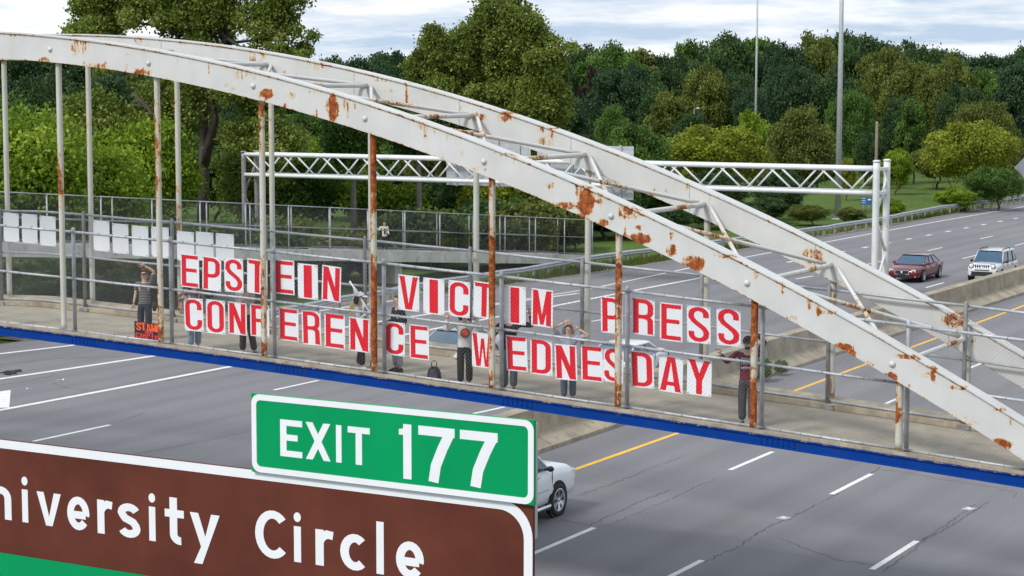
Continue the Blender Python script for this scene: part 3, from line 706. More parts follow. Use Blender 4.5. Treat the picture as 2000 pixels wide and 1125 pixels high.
for row, nm in ((UP, 'upper'), (LO, 'lower')):
    ends = {6, 12} if nm == 'upper' else {9}
    for i, (ch, *b) in enumerate(row):
        pv = row[i - 1][0] if i and (i - 1) not in ends else None; nx = row[i + 1][0] if i + 1 < len(row) and i not in ends else None
        if pv and nx: where = 'between %s and %s' % (pv, nx)
        elif nx: where = 'first of its word before %s' % nx
        else: where = 'last of its word after %s' % pv
        placard(ch, *b, YPL, 'white placard with red letter %s, %s row, %s' % (ch, nm, where), 'letter placards on the near fence', rng.gauss(0, 1.1))
BL = [(7, 37, 416, 472), (43, 73, 418, 475), (78, 109, 422, 480), (183, 214, 431, 490), (220, 251, 437, 495), (258, 290, 441, 500), (296, 330, 443, 502), (346, 379, 452, 509), (383, 417, 453, 509), (422, 457, 456, 509)]
for i, b in enumerate(BL):
    b = list(b); b[2] -= 2; b[3] -= 2
    placard(None, *b, YFF - .06, 'blank white placard in the ' + ('separate trio' if i < 3 else 'row of four' if i < 7 else 'trio above the red letter E') + ' on the far fence', 'blank placards on the far fence', rng.gauss(0, 0.5))

# ------------------------------------------------------------------ exit sign over the near carriageway
YS = 14.0
SD = .034
def sxz(px, py): p = ony(px, py, YS - SD); return p.x, p.z
SD = .07
xl, ztop = sxz(490, 768); xr, _ = sxz(1043, 825); _, zbot = sxz(490, 921)
SD = .034
mxr = sxz(1041, 1000)[0]; mtop = sxz(0, 858)[1]; mdiv = sxz(0, 1079)[1]
mxl = xl - 5.6; mbot = mdiv - 1.25
def rrect(x0, x1, z0, z1, r, n=6):
    P = []
    for cxx, czz, a in ((x1 - r, z1 - r, 0), (x0 + r, z1 - r, 90), (x0 + r, z0 + r, 180), (x1 - r, z0 + r, 270)):
        P += [(cxx + r * math.cos(R(a + 90 * i / n)), czz + r * math.sin(R(a + 90 * i / n))) for i in range(n + 1)]
    return P
sg = thing('exit_sign', 'brown and green overhead exit sign reading University Circle with exit number tab', 'sign', (mxr, YS, 0))
fs = lambda u, v, w_: (u, YS - w_, v)
MB().prism([(mxl, mbot), (mxr, mbot), (mxr, mdiv - .002), (mxl, mdiv - .002)], fs, .03).build('green_panel', M_SGREEN, sg, local=False)
MB().prism([(mxl, mdiv), (mxr, mdiv), (mxr, mtop), (mxl, mtop)], fs, .03).build('brown_panel', M_SBROWN, sg, local=False)
def frame(outer, inner, w0, w1, name, mat):
    n = len(outer); mb = MB()
    vs = [fs(u, v, w1) for u, v in outer] + [fs(u, v, w1) for u, v in inner] + [fs(u, v, w0) for u, v in outer] + [fs(u, v, w0) for u, v in inner]
    f = []
    for i in range(n):
        j = (i + 1) % n; f += [(i, n + i, n + j, j), (i, j, 2 * n + j, 2 * n + i), (n + i, 3 * n + i, 3 * n + j, n + j)]
    mb.add(vs, f); return mb.build(name, mat, sg, local=False)
b_ = .085
frame(rrect(mxl + .004, mxr - .004, mbot + .004, mtop - .004, .30, 10), rrect(mxl + b_, mxr - b_, mbot + b_, mtop - b_, .30 - b_ * .8, 10), .030, .034, 'border', M_SWHITE)
tabp = MB().prism([(xl, zbot), (xr, zbot), (xr, ztop), (xl, ztop)], lambda u, v, w_: fs(u, v, w_ + .036), .03).build('number_tab', M_SGREEN, sg, local=False)
b_ = .055
frame(rrect(xl + .003, xr - .003, zbot + .003, ztop - .003, .085), rrect(xl + b_, xr - b_, zbot + b_, ztop - b_, .045), .066, .070, 'tab_border', M_SWHITE)
def sign_text(chars, zbase, cap, wlift, name, sy=1.0):
    for ch, xa, xb, yref in chars:
        st, t, gw = highway(ch); a = sxz(xa, yref)[0]; b = sxz(xb, yref)[0]; k = (b - a) / gw
        if ch in 'iIl1': k = min(k, cap * 1.05)
        g = lambda u, v, w_: fs(a + u * k, zbase + v * cap, wlift + w_)
        mb = MB(); glyph_mesh(mb, st, t, g, .002); mb.build(name, M_SWHITE, sg, local=False)
SD = .07
zE = sxz(570, 893)[1]; cE = sxz(570, 821)[1] - zE; zN = sxz(797, 936)[1]; cN = sxz(797, 829)[1] - zN
sign_text([('E', 547, 590, 855), ('X', 597, 645, 860), ('I', 656, 669, 865), ('T', 679, 722, 868)], zE, cE, .066, 'tab_letter')
sign_text([('1', 779, 806, 885), ('7', 817, 890, 890), ('7', 898, 974, 900)], zN, cN, .066, 'tab_numeral')
SD = .034
zU = sxz(95, 1027)[1]; cU = (sxz(528, 1004)[1] - sxz(532, 1098)[1])
sign_text([('U', -95, -35, 980), ('n', -20, 22, 990), ('i', 43, 57, 990), ('v', 72, 119, 995), ('e', 131, 173, 1005), ('r', 190, 223, 1010), ('s', 230, 274, 1020), ('i', 291, 307, 1025), ('t', 322, 360, 1030), ('y', 371, 429, 1040),
           ('C', 498, 558, 1050), ('i', 574, 592, 1060), ('r', 616, 655, 1070), ('c', 664, 715, 1075), ('l', 735, 753, 1080), ('e', 773, 826, 1085)], zU, cU, .0305, 'letter')
for zz in (mbot + .3, mtop - .3):                     # stiffeners and the arm behind, hidden by the sign
    MB().box((mxl + .1, YS + .002, zz), (mxr - .03, YS + .07, zz + .09)).build('stiffener', M_ALU, sg, local=False)
for u in (0.04, .5, .97):
    x = xl + (xr - xl) * u; MB().box((x - .05, YS + .005, zbot - .3), (x + .05, YS + .06, ztop - .04)).build('tab_bracket', M_ALU, sg, local=False)
ga = thing('sign_gantry_arm', 'steel mast and arm carrying the brown exit sign', 'gantry', (-28.3, YS + .5, 0))
MB().tube([(-28.3, YS + .5, 0), (-28.3, YS + .5, mtop - .3)], [.28, .24], 14).build('mast', M_GALV, ga, True, local=False)
for zz in (mbot + .5, mtop - .7):
    MB().tube([(-28.3, YS + .5, zz), (mxr - .5, YS + .3, zz)], [.14, .1], 10).build('arm', M_GALV, ga, True, local=False)
for k in range(12):
    x = -27.3 + k * 1.6
    if x + 1.6 < mxr - .5: MB().tube([(x, YS + .48 - .011 * k, (mbot + .5) if k % 2 else (mtop - .7)), (x + 1.6, YS + .47 - .011 * k, (mtop - .7) if k % 2 else (mbot + .5))], .045, 6).build('lattice', M_GALV, ga, True, local=False)

# ------------------------------------------------------------------ far gantry (seen from behind)
YG = 94.5
gx1 = onx(1712, 590, -31.6).x; g1 = ony(1712, 320, YG); g0 = ony(489, 300, YG)
XG1, XG0 = g1.x, g0.x
zgt = ony(1700, 329, YG).z; zgb = ony(1700, 376, YG).z
far_g = thing('overhead_gantry', 'peeling white lattice overhead gantry spanning the far carriageway', 'gantry', (XG1, YG, 0))
for yy in (YG - .55, YG + .55):
    for zz, nm in ((zgt, 'top_chord'), (zgb, 'bottom_chord')):
        n = 40; P = [Vector((XG0 + (XG1 - XG0) * i / n, yy, zz)) for i in range(n + 1)]
        MB().tube(P, .115, 8, rust=[.18] * (n + 1)).build(nm, M_GWHITE, far_g, True, local=False)
nb = 14; wb = (XG1 - XG0) / nb
for yy in (YG - .55, YG + .55):
    for k in range(nb):
        xa = XG0 + k * wb + .12 * (yy > YG); xb = xa + wb * .5; xc = xa + wb * .96
        MB().tube([(xa, yy, zgt), (xb, yy, zgb)], .05, 6, rust=.2).build('lattice_bar', M_GWHITE, far_g, True, local=False)
        MB().tube([(xb + .12, yy, zgb), (xc, yy, zgt)], .05, 6, rust=.2).build('lattice_bar', M_GWHITE, far_g, True, local=False)
for k in range(nb + 1):
    x = XG0 + k * wb
    MB().tube([(x, YG - .55, zgt if k % 2 else zgb), (x, YG + .55, zgt if k % 2 else zgb)], .04, 6).build('tie_bar', M_GWHITE, far_g, True, local=False)
for X in (XG1 + .22, XG0 - .12):
    cols = ((YG - .62), (YG + .95)) if X > -45 else ((YG - .5), (YG + .75))
    zt_ = zgt + (.35 if X > -45 else .1)
    for yy in cols:
        z0 = -.05
        pts = [(X, yy, z0 + (zt_ - z0) * i / 16) for i in range(17)]
        MB().tube(pts, .17 if X > -45 else .15, 10, rust=[.62 - .45 * (i / 16) if X > -45 else .1 for i in range(17)]).build('column', M_GWHITE if X > -45 else M_GALVD, far_g, True, local=False)
        MB().lathe([(0, .2), (.06, .2), (.1, .1)], (X, yy, zt_), 'z', 10).build('column_cap', M_GWHITE if X > -45 else M_GALVD, far_g, True, local=False)
    for z1, z2 in ((.6, 2.4), (2.4, 4.3), (4.3, 6.2)):
        ya, yb = cols if z1 in (.6, 4.3) else cols[::-1]
        MB().tube([(X, ya, z1), (X, yb, z2)], .07, 6, rust=.4).build('column_brace', M_GWHITE if X > -45 else M_GALVD, far_g, True, local=False)
    for zz in (zgt, zgb):
        MB().box((X - .09, cols[0], zz - .09), (X + .09, cols[1], zz + .05)).build('bracket', M_GWHITE, far_g, local=False)
YP = YG + 1.1
def back_panel(x0, x1, y0, y1, label):
    a = ony(x0, (y0 + y1) / 2, YP).x; b = ony(x1, (y0 + y1) / 2, YP).x; t = ony(x1, y0, YP).z; m = ony(x1, y1, YP).z
    o = thing('overhead_sign', label, 'sign', ((a + b) / 2, YP, m), 0, None)
    k = 0; z = m
    while z < t - .05:
        z2 = min(t, z + .3); MB().box((a, YP, z + .004), (b, YP + .05, z2 - .004)).build('panel_plank', M_ALU, o, local=False); z = z2
    n = max(3, int((b - a) / 1.2))
    for i in range(n):
        x = a + (b - a) * (i + .5) / n; MB().box((x - .05, YP - .09, m - .05), (x + .05, YP - .004, t + .05)).build('stiffener', M_ALU, o, local=False)
back_panel(872, 1036, 256, 366, 'taller grey aluminium back of an overhead sign on the lattice gantry')
back_panel(1049, 1237, 286, 391, 'wider ribbed grey back of an overhead sign on the lattice gantry')

# ------------------------------------------------------------------ approach ramp beyond the freeway
R0 = onx(91, 379, -60.0); R1 = onx(1157, 430, -56.2); RD = R1 - R0; NBAY = 14
rdir = Vector((RD.x, RD.y, 0)).normalized(); rside = Vector((-rdir.y, rdir.x, 0))       # towards the woods
def RP(s, off=0.0, dz=0.0):                          # s counted in fence bays from the first traced post; z of the top rail
    p = R0 + RD * (s / NBAY); return Vector((p.x, p.y, p.z + dz)) + rside * off
FH = 2.3
ramp = thing('access_ramp', 'pale concrete access ramp descending beside the far carriageway', 'ramp', (R0.x, R0.y, 0))
sec = ((-.22, -FH - .46), (-.22, -FH + .12), (.08, -FH + .12), (.08, -FH), (2.5, -FH), (2.5, -FH + .12), (2.8, -FH + .12), (2.8, -FH - .46))
MB().loft([[RP(q, o_, d_) for o_, d_ in sec] for q in (-6, -3, 0, 3, 6, 9, 11, 12, 13, 14)]).build('ramp_slab', M_CONC2, ramp, local=False)
for q in (-.92, 4.0, 8.0):
    p = RP(q, 1.3); MB().box((p.x - .8, p.y - .35, -.3), (p.x + .8, p.y + .35, p.z - FH - .45)).build('pier', M_CONC2, ramp, local=False)
def ramp_fence(off, label):
    c = RP(7, off); f = thing('ramp_fence', label, 'fence', (c.x, c.y, c.z - FH))
    for k in range(-3, 15): MB().tube([RP(k, off, -FH - .01), RP(k, off, .03)], .035, 8).build('post', M_GALV, f, True, local=False)
    for k in range(-3, 14):
        for nm, d in (('top_rail', 0), ('middle_rail', -1.09), ('bottom_rail', -2.1)):
            MB().tube([RP(k, off, d), RP(k + 1, off, d)], .028, 6).build(nm, M_GALV if not d else M_GALVD, f, True, local=False)
        link_mesh('wire_mesh', (RP(k, off), RP(k + 1, off)), -2.09, -.02, 0.085, 0.0019, f, M_WIRED)
ramp_fence(0, 'chain-link fence on the roadside edge of the concrete access ramp')
ramp_fence(2.58, 'chain-link fence on the wooded edge of the concrete access ramp')

# ------------------------------------------------------------------ poles and small roadside things
def pole(name, label, cat, px, ybase, ytop, D, r0, r1, mat, grp=None, lamp=False):
    b = atd(px, ybase, D); t = atd(px, ytop, D); z0 = terr(b.x, b.y)
    o = thing(name, label, cat, (b.x, b.y, z0), 0, grp)
    MB().tube([(0, 0, 0), (0, 0, (t.z - z0) / 2), (0, 0, t.z - z0)], [r0, (r0 + r1) / 2, r1], 12).build('shaft', mat, o, True)
    MB().lathe([(0, r0 * 2), (.06, r0 * 2), (.1, r0 * 1.2)], (0, 0, 0), 'z', 12).build('base', mat, o)
    if lamp:
        MB().tube([(0, 0, t.z - z0 - .1), (.2, 0, t.z - z0 + .05), (.4, 0, t.z - z0 + .06)], .03, 6).build('arm', mat, o, True)
        MB().ball((.45, 0, t.z - z0 + .05), .12, 10, 6, (1.8, .8, .5)).build('lamp_head', M_SWHITE, o, True)
    return o, t.z - z0
for (px, yb_, yt_, D, r0, r1, lb) in ((1636, 432, -190, 160, .26, .13, 'tall tapered grey high mast light pole by the guard rail'), (1475, 300, -60, 217, .15, .09, 'thin distant high mast light pole in front of the woods')):
    o, hh = pole('high_mast_pole', lb, 'light pole', px, yb_, yt_, D, r0, r1, M_GALV)
    MB().lathe([(0, .9), (.12, .95), (.2, .3)], (0, 0, hh - .3), 'z', 12).build('light_ring', M_GALV, o, True)
    for a in range(6):
        MB().ball((math.cos(a * 1.047) * .95, math.sin(a * 1.047) * .95, hh - .35), .22, 8, 6, (1, 1, .7)).build('luminaire', M_SWHITE, o, True)
pole('utility_pole', 'bare weathered wooden utility pole behind the gantry column', 'pole', 1710, 380, 237, 185, .17, .13, M_WOOD)
pole('street_lamp', 'small street lamp in front of the dark tree', 'street lamp', 1355, 290, 212, 215, .06, .045, M_GALVD, None, True)
pole('street_lamp', 'small street lamp beneath the tall leafy tree', 'street lamp', 1093, 290, 209, 200, .06, .045, M_GALVD, None, True)
M_SIGNB = plain('sign_blue', (0.02, 0.12, 0.45), .4, var=.05)
for px, lb in ((1686, 'small blue service sign board with white lines'), (1697, 'small blue service sign board with white arrow')):
    b = atd(px + 0, 425, 165); o = thing('roadside_sign', lb, 'sign', (b.x, b.y, 0), YAW)
    zc = atd(px, 392, 165).z
    MB().tube([(0, .05, 0), (0, .05, zc + .3)], .04, 6).build('post', M_GALV, o, True)
    MB().cbox((0, 0, zc), (.42, .03, .62)).build('panel', M_SIGNB, o)
    if 'lines' in lb:
        for k in range(3): MB().cbox((0, -.018, zc + .2 - k * .18), (.3, .004, .05)).build('white_line', M_SWHITE, o)
    else: MB().prism([(-.15, 0), (.0, .12), (0, .05), (.16, .05), (.16, -.05), (0, -.05), (0, -.12)], lambda u, v, w_: (u, -.0155 - w_, zc + .1 + v), .004).build('white_arrow', M_SWHITE, o)
b = atd(1998, 400, 185); o = thing('warning_sign', 'back of a diamond warning sign by the dark bush', 'sign', (b.x, b.y, 0), YAW); zc = atd(1998, 327, 185).z
MB().prism([(-.95, 0), (0, -.95), (.95, 0), (0, .95)], lambda u, v, w_: (u, -w_, zc + v), .03).build('diamond_panel', M_ALU, o)
for u in (-.4, .4): MB().tube([(u, .05, 0), (u, .05, zc + .4)], .05, 6).build('post', M_GALV, o, True)

# litter on the road
def litter(name, px, py, label, mat, s, n=5, seed=0):
    rng = random.Random(seed); p = onz(px, py, 0); mb = MB()
    for k in range(n):
        c = Vector((p.x + rng.uniform(-s, s), p.y + rng.uniform(-s, s), .01))
        a = rng.uniform(0, 6); u = Vector((math.cos(a), math.sin(a), 0)) * s * rng.uniform(.4, .9); v = Vector((-math.sin(a), math.cos(a), rng.uniform(.0, .6))) * s * rng.uniform(.3, .6)
        q = [c - u, c + u * .9 + v * .1, c + u * .6 + v, c - u * .7 + v * .8]
        mb.add(q + [x + Vector((0, 0, .012)) for x in q], [(3, 2, 1, 0), (4, 5, 6, 7), (0, 1, 5, 4), (1, 2, 6, 5), (2, 3, 7, 6), (3, 0, 4, 7)])
    tag(mb.build(name, mat), label, 'litter')
litter('tyre_scrap', 24, 728, 'torn black tyre scrap lying by the white gore line', M_BLACK, .35, 6, 1)
litter('paper_scrap', 116, 743, 'white paper scrap on the grey gore area', M_SWHITE, .1, 3, 2)
litter('paper_scrap', 57, 760, 'tiny white scrap near the painted arrow', M_SWHITE, .06, 3, 4)
def plate(px, py, label):
    p = onz(px, py, 0); o = thing('pavement_marker', label, 'road marker', (p.x, p.y, 0), 0, 'raised pavement markers')
    MB().prism([(-.16, -.14), (.1, -.16), (.18, .1), (-.1, .16)], lambda u, v, w_: (u, v, .004 + w_), .025).build('housing', M_ALU, o)
    MB().cbox((0, 0, .036), (.1, .09, .012)).build('reflector', M_SWHITE, o)
plate(1531, 1013, 'raised metal pavement marker on the sealed crack'); plate(1893, 995, 'raised metal pavement marker beside the jagged crack')

# ------------------------------------------------------------------ trees
def leaf_object(name, C, S, mat, parent, rngn, clump=None):
    n = len(C)
    u = rngn.normal(size=(n, 3)); u /= np.linalg.norm(u, axis=1)[:, None]
    q = rngn.normal(size=(n, 3)); v = np.cross(u, q); v /= np.linalg.norm(v, axis=1)[:, None]
    s = S[:, None]
    V = np.empty((n, 4, 3)); V[:, 0] = C - u * s * .5; V[:, 1] = C + v * s * .34 - u * s * .05; V[:, 2] = C + u * s * .5; V[:, 3] = C - v * s * .34 - u * s * .05
    me = bpy.data.meshes.new(name); me.vertices.add(4 * n); me.loops.add(4 * n); me.polygons.add(n)
    me.vertices.foreach_set('co', V.reshape(-1).astype(np.float32))
    me.loops.foreach_set('vertex_index', np.arange(4 * n, dtype=np.int32)); me.polygons.foreach_set('loop_start', np.arange(0, 4 * n, 4, dtype=np.int32))
    me.update(calc_edges=True)
    a = me.attributes.new('tint', 'FLOAT', 'POINT'); a.data.foreach_set('value', np.repeat(np.clip(rngn.normal(.5, .2, n) + (clump if clump is not None else 0), 0, 1), 4).astype(np.float32))
    me.materials.append(mat); o = bpy.data.objects.new(name, me); link(o); o.parent = parent
    return o
def crown_points(rngn, clumps, n, thin=0.55, droop=0.0):
    """leaf positions in clumps (x, y, z, r): mostly on the outer, upper skin of each clump"""
    c = np.array(clumps); wgt = c[:, 3] ** 2; k = rngn.choice(len(c), n, p=wgt / wgt.sum())
    d = rngn.normal(size=(n, 3)); d[:, 2] += 0.35; d /= np.linalg.norm(d, axis=1)[:, None]
    rr = rngn.uniform(thin ** 2, 1, n) ** 0.5 * (1 + np.abs(rngn.normal(0, .22, n)) * rngn.choice([-1, 1], n))
    p = c[k, :3] + d * (c[k, 3] * rr)[:, None] * np.array([1, 1, .78]); return p, rngn.normal(0, .2, len(c))[k]
def tree(name, label, cat, loc, Ht, crown, n_leaf, leaf, mat, bark, seed, group=None, trunk_r=.25, base_h=.3, nclump=40, lobes=None, clr=(.16, .3), inner=.35, lean=(0, 0), limbs=9):
    """crown = (rx, ry) half widths; base_h = fraction of the height below the crown"""
    rg = np.random.default_rng(seed); rx, ry = crown; cz = Ht * (base_h + 1) / 2; rz = Ht * (1 - base_h) / 2
    o = thing(name, label, cat, loc, 0, group)
    cl = []
    lobes = lobes or [(0, 0, cz, rx, ry, rz)]
    for i in range(nclump):
        L = lobes[i % len(lobes)]; d = rg.normal(size=3); d /= np.linalg.norm(d); q = rg.uniform(inner, 1) ** .6
        r = rg.uniform(*clr) * min(L[3], L[5] * 1.1)
        cl.append((L[0] + d[0] * (L[3] - r * .8) * q, L[1] + d[1] * (L[4] - r * .8) * q, L[2] + d[2] * (L[5] - r * .7) * q, r))
    P, CT = crown_points(rg, cl, n_leaf); S = rg.uniform(.65, 1.3, n_leaf) * leaf
    leaf_object('crown', P, S, mat, o, rg, CT)
    mb = MB(); top = Vector((lean[0], lean[1], Ht * (base_h + .45)))
    tp = [Vector((0, 0, -.3)), Vector((lean[0] * .2 + rg.normal(0, .1), lean[1] * .2, Ht * base_h * .6)), Vector((lean[0] * .6 + rg.normal(0, .15), lean[1] * .6, Ht * base_h * 1.15)), top]
    mb.tube(tp, [trunk_r * 1.15, trunk_r, trunk_r * .75, trunk_r * .3], 9); mb.build('trunk', bark, o, True)
    for i in rg.permutation(len(cl))[:limbs]:
        e = Vector(cl[i][:3]); t = rg.uniform(.35, .95); st = tp[1].lerp(tp[3], t); m = st.lerp(e, .5) + Vector((0, 0, -abs(rg.normal(0, .3)) + .15 * (e.z - st.z)))
        MB().tube([st, m, e], [trunk_r * .42, trunk_r * .24, trunk_r * .07], 6).build('limb', bark, o, True)
    return o
def retint(o, mat):
    for ch in o.children:
        if ch.name.startswith('crown'):
            ch.material_slots[0].link = 'OBJECT'; ch.material_slots[0].material = mat
def place(px, D): p = atd(px, 300, D); return Vector((p.x, p.y, terr(p.x, p.y)))
def hgt(px, py, D, z0=0): return atd(px, py, D).z - z0
def ppm(D): return FPX / D

# prototypes for the woods, copied below
protos = {}
for nm, seed, nc, rx_, bh in (('round', 11, 80, .46, .16), ('tall', 12, 70, .34, .14), ('broad', 13, 95, .56, .18), ('lumpy', 14, 75, .44, .12)):
    protos[nm] = tree('forest_tree', '', 'tree', (0, 0, 0), 1.0, (rx_, rx_), 24000, .03, L_DARK, M_BARK, seed, None, .02, bh, nc, clr=(.12, .34), inner=.5, limbs=5)
used = set()
LBL = {'leaf_dark': 'dark green broadleaf tree', 'leaf_deep': 'deep bluish green broadleaf tree', 'leaf_mid': 'mid green broadleaf tree', 'leaf_olive': 'olive green broadleaf tree', 'leaf_yellow_green': 'yellow green broadleaf tree', 'leaf_bright': 'bright green broadleaf tree', 'leaf_maroon': 'dark purple-leaved tree', 'leaf_cottonwood': 'loose green tree'}
def forest(px, ytop, D, wpx, mat, kind, label=None, group='trees of the woods beyond the freeway', seed=0):
    p = place(px, D); h = hgt(px, ytop, D, p.z); o = protos[kind]
    if kind in used: o = copy_tree(o)
    used.add(kind)
    o.location = p; rx_ = {'round': .46, 'tall': .34, 'broad': .56, 'lumpy': .44}[kind]
    k = (wpx / ppm(D)) / 2 / rx_
    o.scale = (k, k, h); o.rotation_euler = (0, 0, (px * 12.9898 + ytop) % 6.28)
    retint(o, mat); o['label'] = label or LBL[mat.name] + ' in the woods behind the freeway'; o['group'] = group; o['category'] = 'tree'
    return o
fr = random.Random(5)
outline = [(-40, 70), (60, 75), (150, 85), (240, 90), (330, 95), (420, 100), (500, 95), (570, 110), (640, 106), (700, 112), (745, 100), (800, 92), (860, 100), (930, 95), (1000, 90), (1070, 88), (1130, 84), (1190, 84), (1250, 93), (1310, 94), (1352, 74), (1410, 66), (1470, 70), (1530, 74), (1590, 58), (1640, 62), (1690, 66), (1750, 70), (1805, 84), (1860, 100), (1915, 104), (1960, 98), (2000, 80), (2060, 85)]
kinds = ['round', 'lumpy', 'tall', 'broad']
for i, (px, yt) in enumerate(outline):
    forest(px, yt, fr.uniform(290, 320), fr.uniform(125, 165), fr.choice([L_DARK, L_DEEP, L_DARK, L_MID if i % 3 else L_OLIVE]), kinds[i % 4])
for i, (px, yt) in enumerate(outline):
    if px < 40 or i % 2: continue
    forest(px + 30, yt + fr.uniform(14, 36), 335, 140, L_DEEP, kinds[(i + 1) % 4])
# nearer rows, as the photograph shows them
F = [(1165, 128, 262, 90, L_MAROON, 'round'), (1215, 118, 255, 165, L_DEEP, 'broad'), (1300, 128, 250, 130, L_DARK, 'round'), (1375, 126, 245, 120, L_OLIVE, 'lumpy'), (1440, 135, 248, 120, L_DARK, 'round'), (1545, 118, 240, 150, L_DEEP, 'broad'), (1625, 130, 238, 120, L_DARK, 'lumpy'), (1720, 82, 262, 150, L_OLIVE, 'broad'), (1775, 110, 255, 130, L_OLIVE, 'round'), (1850, 108, 250, 130, L_OLIVE, 'lumpy'), (1925, 128, 250, 110, L_MID, 'round'), (1985, 118, 240, 110, L_DEEP, 'tall'),
     (1195, 200, 205, 82, L_MID, 'round'), (1300, 176, 218, 90, L_OLIVE, 'tall'), (1250, 245, 205, 60, L_DARK, 'lumpy'), (1350, 215, 215, 100, L_DARK, 'round'), (1470, 165, 222, 90, L_DEEP, 'round'), (1665, 165, 212, 120, L_MID, 'broad'), (1760, 182, 222, 95, L_DARK, 'round'), (1780, 190, 218, 70, L_MID, 'tall'), (1880, 155, 222, 110, L_DARK, 'broad'), (1700, 255, 205, 70, L_DARK, 'round'), (1100, 180, 230, 110, L_DEEP, 'round'),
     (980, 130, 240, 150, L_DEEP, 'broad'), (860, 140, 240, 150, L_DARK, 'round'), (740, 138, 235, 140, L_DARK, 'broad'), (640, 135, 235, 140, L_MID, 'round'), (540, 140, 230, 160, L_DARK, 'broad'), (430, 145, 228, 160, L_DEEP, 'round'), (320, 140, 225, 170, L_DEEP, 'broad'), (210, 140, 225, 170, L_DEEP, 'round'), (90, 135, 225, 170, L_DARK, 'broad'), (-20, 130, 225, 160, L_DEEP, 'round'),
     (600, 215, 190, 150, L_MID, 'round'), (470, 210, 185, 150, L_DARK, 'broad'), (1030, 250, 190, 140, L_DARK, 'broad'), (880, 240, 185, 140, L_MID, 'round'), (1140, 260, 185, 110, L_DARK, 'round'), (250, 215, 180, 170, L_DARK, 'broad'), (120, 210, 180, 170, L_MID, 'round'), (0, 205, 180, 170, L_DARK, 'lumpy')]
for f in F: forest(*f)
# roadside trees beyond the gantry, each its own look
S_ = [(1400, 236, 172, 235, L_YELLOW, 'broad', 'wide yellow green tree behind the lattice gantry'), (1468, 212, 190, 92, L_BRIGHT, 'round', 'small bright green tree beside the thin mast'), (1560, 200, 166, 150, L_OLIVE, 'round', 'dull olive tree beside the tall light pole'),
      (1890, 228, 185, 205, L_YELLOW, 'broad', 'wide yellow green tree above the dark roadside bush'), (1915, 188, 205, 150, L_OLIVE, 'broad', 'olive tree rising behind the wide yellow green tree'), (1752, 290, 195, 70, L_BRIGHT, 'lumpy', 'slim light green tree on the grass beyond the gantry'),
      (1945, 322, 170, 130, L_MID, 'broad', 'dense dark green bush leaning over the guard rail'), (1870, 365, 168, 90, L_BRIGHT, 'round', 'low light green bush beside the guard rail'), (1742, 388, 160, 66, L_BRIGHT, 'broad', 'low leafy bush behind the gantry column'), (1655, 305, 185, 42, L_YELLOW, 'round', 'small yellow green sapling beside the tall light pole'), (1525, 330, 158, 120, L_DARK, 'broad', 'dark shady shrub below the olive tree'), (1400, 330, 160, 150, L_DARK, 'broad', 'dark undergrowth bush below the wide yellow green tree'), (1290, 330, 150, 120, L_MID, 'round', 'mid green shrub left of the yellow green tree'), (1580, 398, 152, 90, L_OLIVE, 'broad', 'weedy olive bush along the guard rail'), (1665, 405, 154, 70, L_OLIVE, 'lumpy', 'weedy low shrub at the foot of the light pole'),
      (1180, 415, 140, 110, L_DARK, 'broad', 'dark bush just past the lower end of the ramp'), (1240, 430, 142, 90, L_MID, 'round', 'low green bush just past the ramp end shrub'), (1310, 405, 145, 110, L_DARK, 'broad', 'dark bush behind the guard rail past the ramp'), (1380, 400, 148, 100, L_MID, 'lumpy', 'mid green bush behind the guard rail below the gantry'), (1440, 392, 150, 110, L_DARK, 'broad', 'dark bush behind the guard rail below the olive tree'), (1500, 385, 154, 100, L_DARK, 'round', 'dark rounded bush before the tall light pole'), (1120, 400, 150, 120, L_DARK, 'broad', 'dark bush filling the gap behind the sign backs'), (1240, 355, 165, 130, L_DARK, 'broad', 'tall dark bush behind the ramp end'), (1340, 350, 178, 130, L_MID, 'round', 'tall green bush under the yellow green tree'),
      (1600, 300, 200, 110, L_DARK, 'broad', 'dark tree on the lawn behind the tall light pole'), (1830, 270, 205, 110, L_OLIVE, 'round', 'olive tree between the slim light tree and the wide one'), (1985, 260, 200, 120, L_OLIVE, 'broad', 'olive tree behind the diamond sign'), (1690, 240, 215, 100, L_DARK, 'round', 'dark rounded tree behind the utility pole')]
for f in S_: forest(*f[:6], label=f[6], group='roadside trees and bushes')

th = [L_MID, L_COTTON, L_BRIGHT, L_COTTON, L_MID, L_OLIVE]
for i in range(17):
    px = 40 + i * 74 + fr.uniform(-15, 15); mt = th[i % 6]
    forest(px, fr.uniform(215, 290), fr.uniform(146, 160), fr.uniform(130, 180), mt, kinds[i % 4], label={'leaf_mid': 'mid green', 'leaf_cottonwood': 'soft green', 'leaf_bright': 'bright green', 'leaf_olive': 'olive'}[mt.name] + ' tree of the thicket behind the access ramp', group='thicket behind the access ramp')
# near trees
p = place(392, 124); cot = tree('cottonwood_tree', 'big loose cottonwood with dark forked trunk behind the footbridge', 'tree', p, 24, (8.8, 5), 135000, .235, L_COTTON, M_BARK, 21, None, .36, .25, 190,
     lobes=[(-8.59, 0.0, 13.17, 2.94, 3.16, 2.94), (-5.88, 0.0, 15.09, 3.84, 3.39, 3.62), (-2.94, 0.56, 16.67, 4.29, 3.39, 4.07), (0.68, 0.0, 16.9, 4.75, 3.39, 4.75), (4.52, 0.45, 15.54, 3.84, 2.94, 4.52), (3.16, -0.34, 8.99, 4.75, 3.39, 3.62), (-2.71, 0.68, 7.86, 4.29, 3.39, 2.71), (6.78, 0.0, 11.93, 2.49, 2.26, 1.69), (-0.45, 0.0, 13.51, 4.07, 3.39, 2.49), (5.2, 0.0, 6.05, 3.39, 2.94, 2.71)], clr=(.2, .38), inner=.2, limbs=30, lean=(1.0, 0))
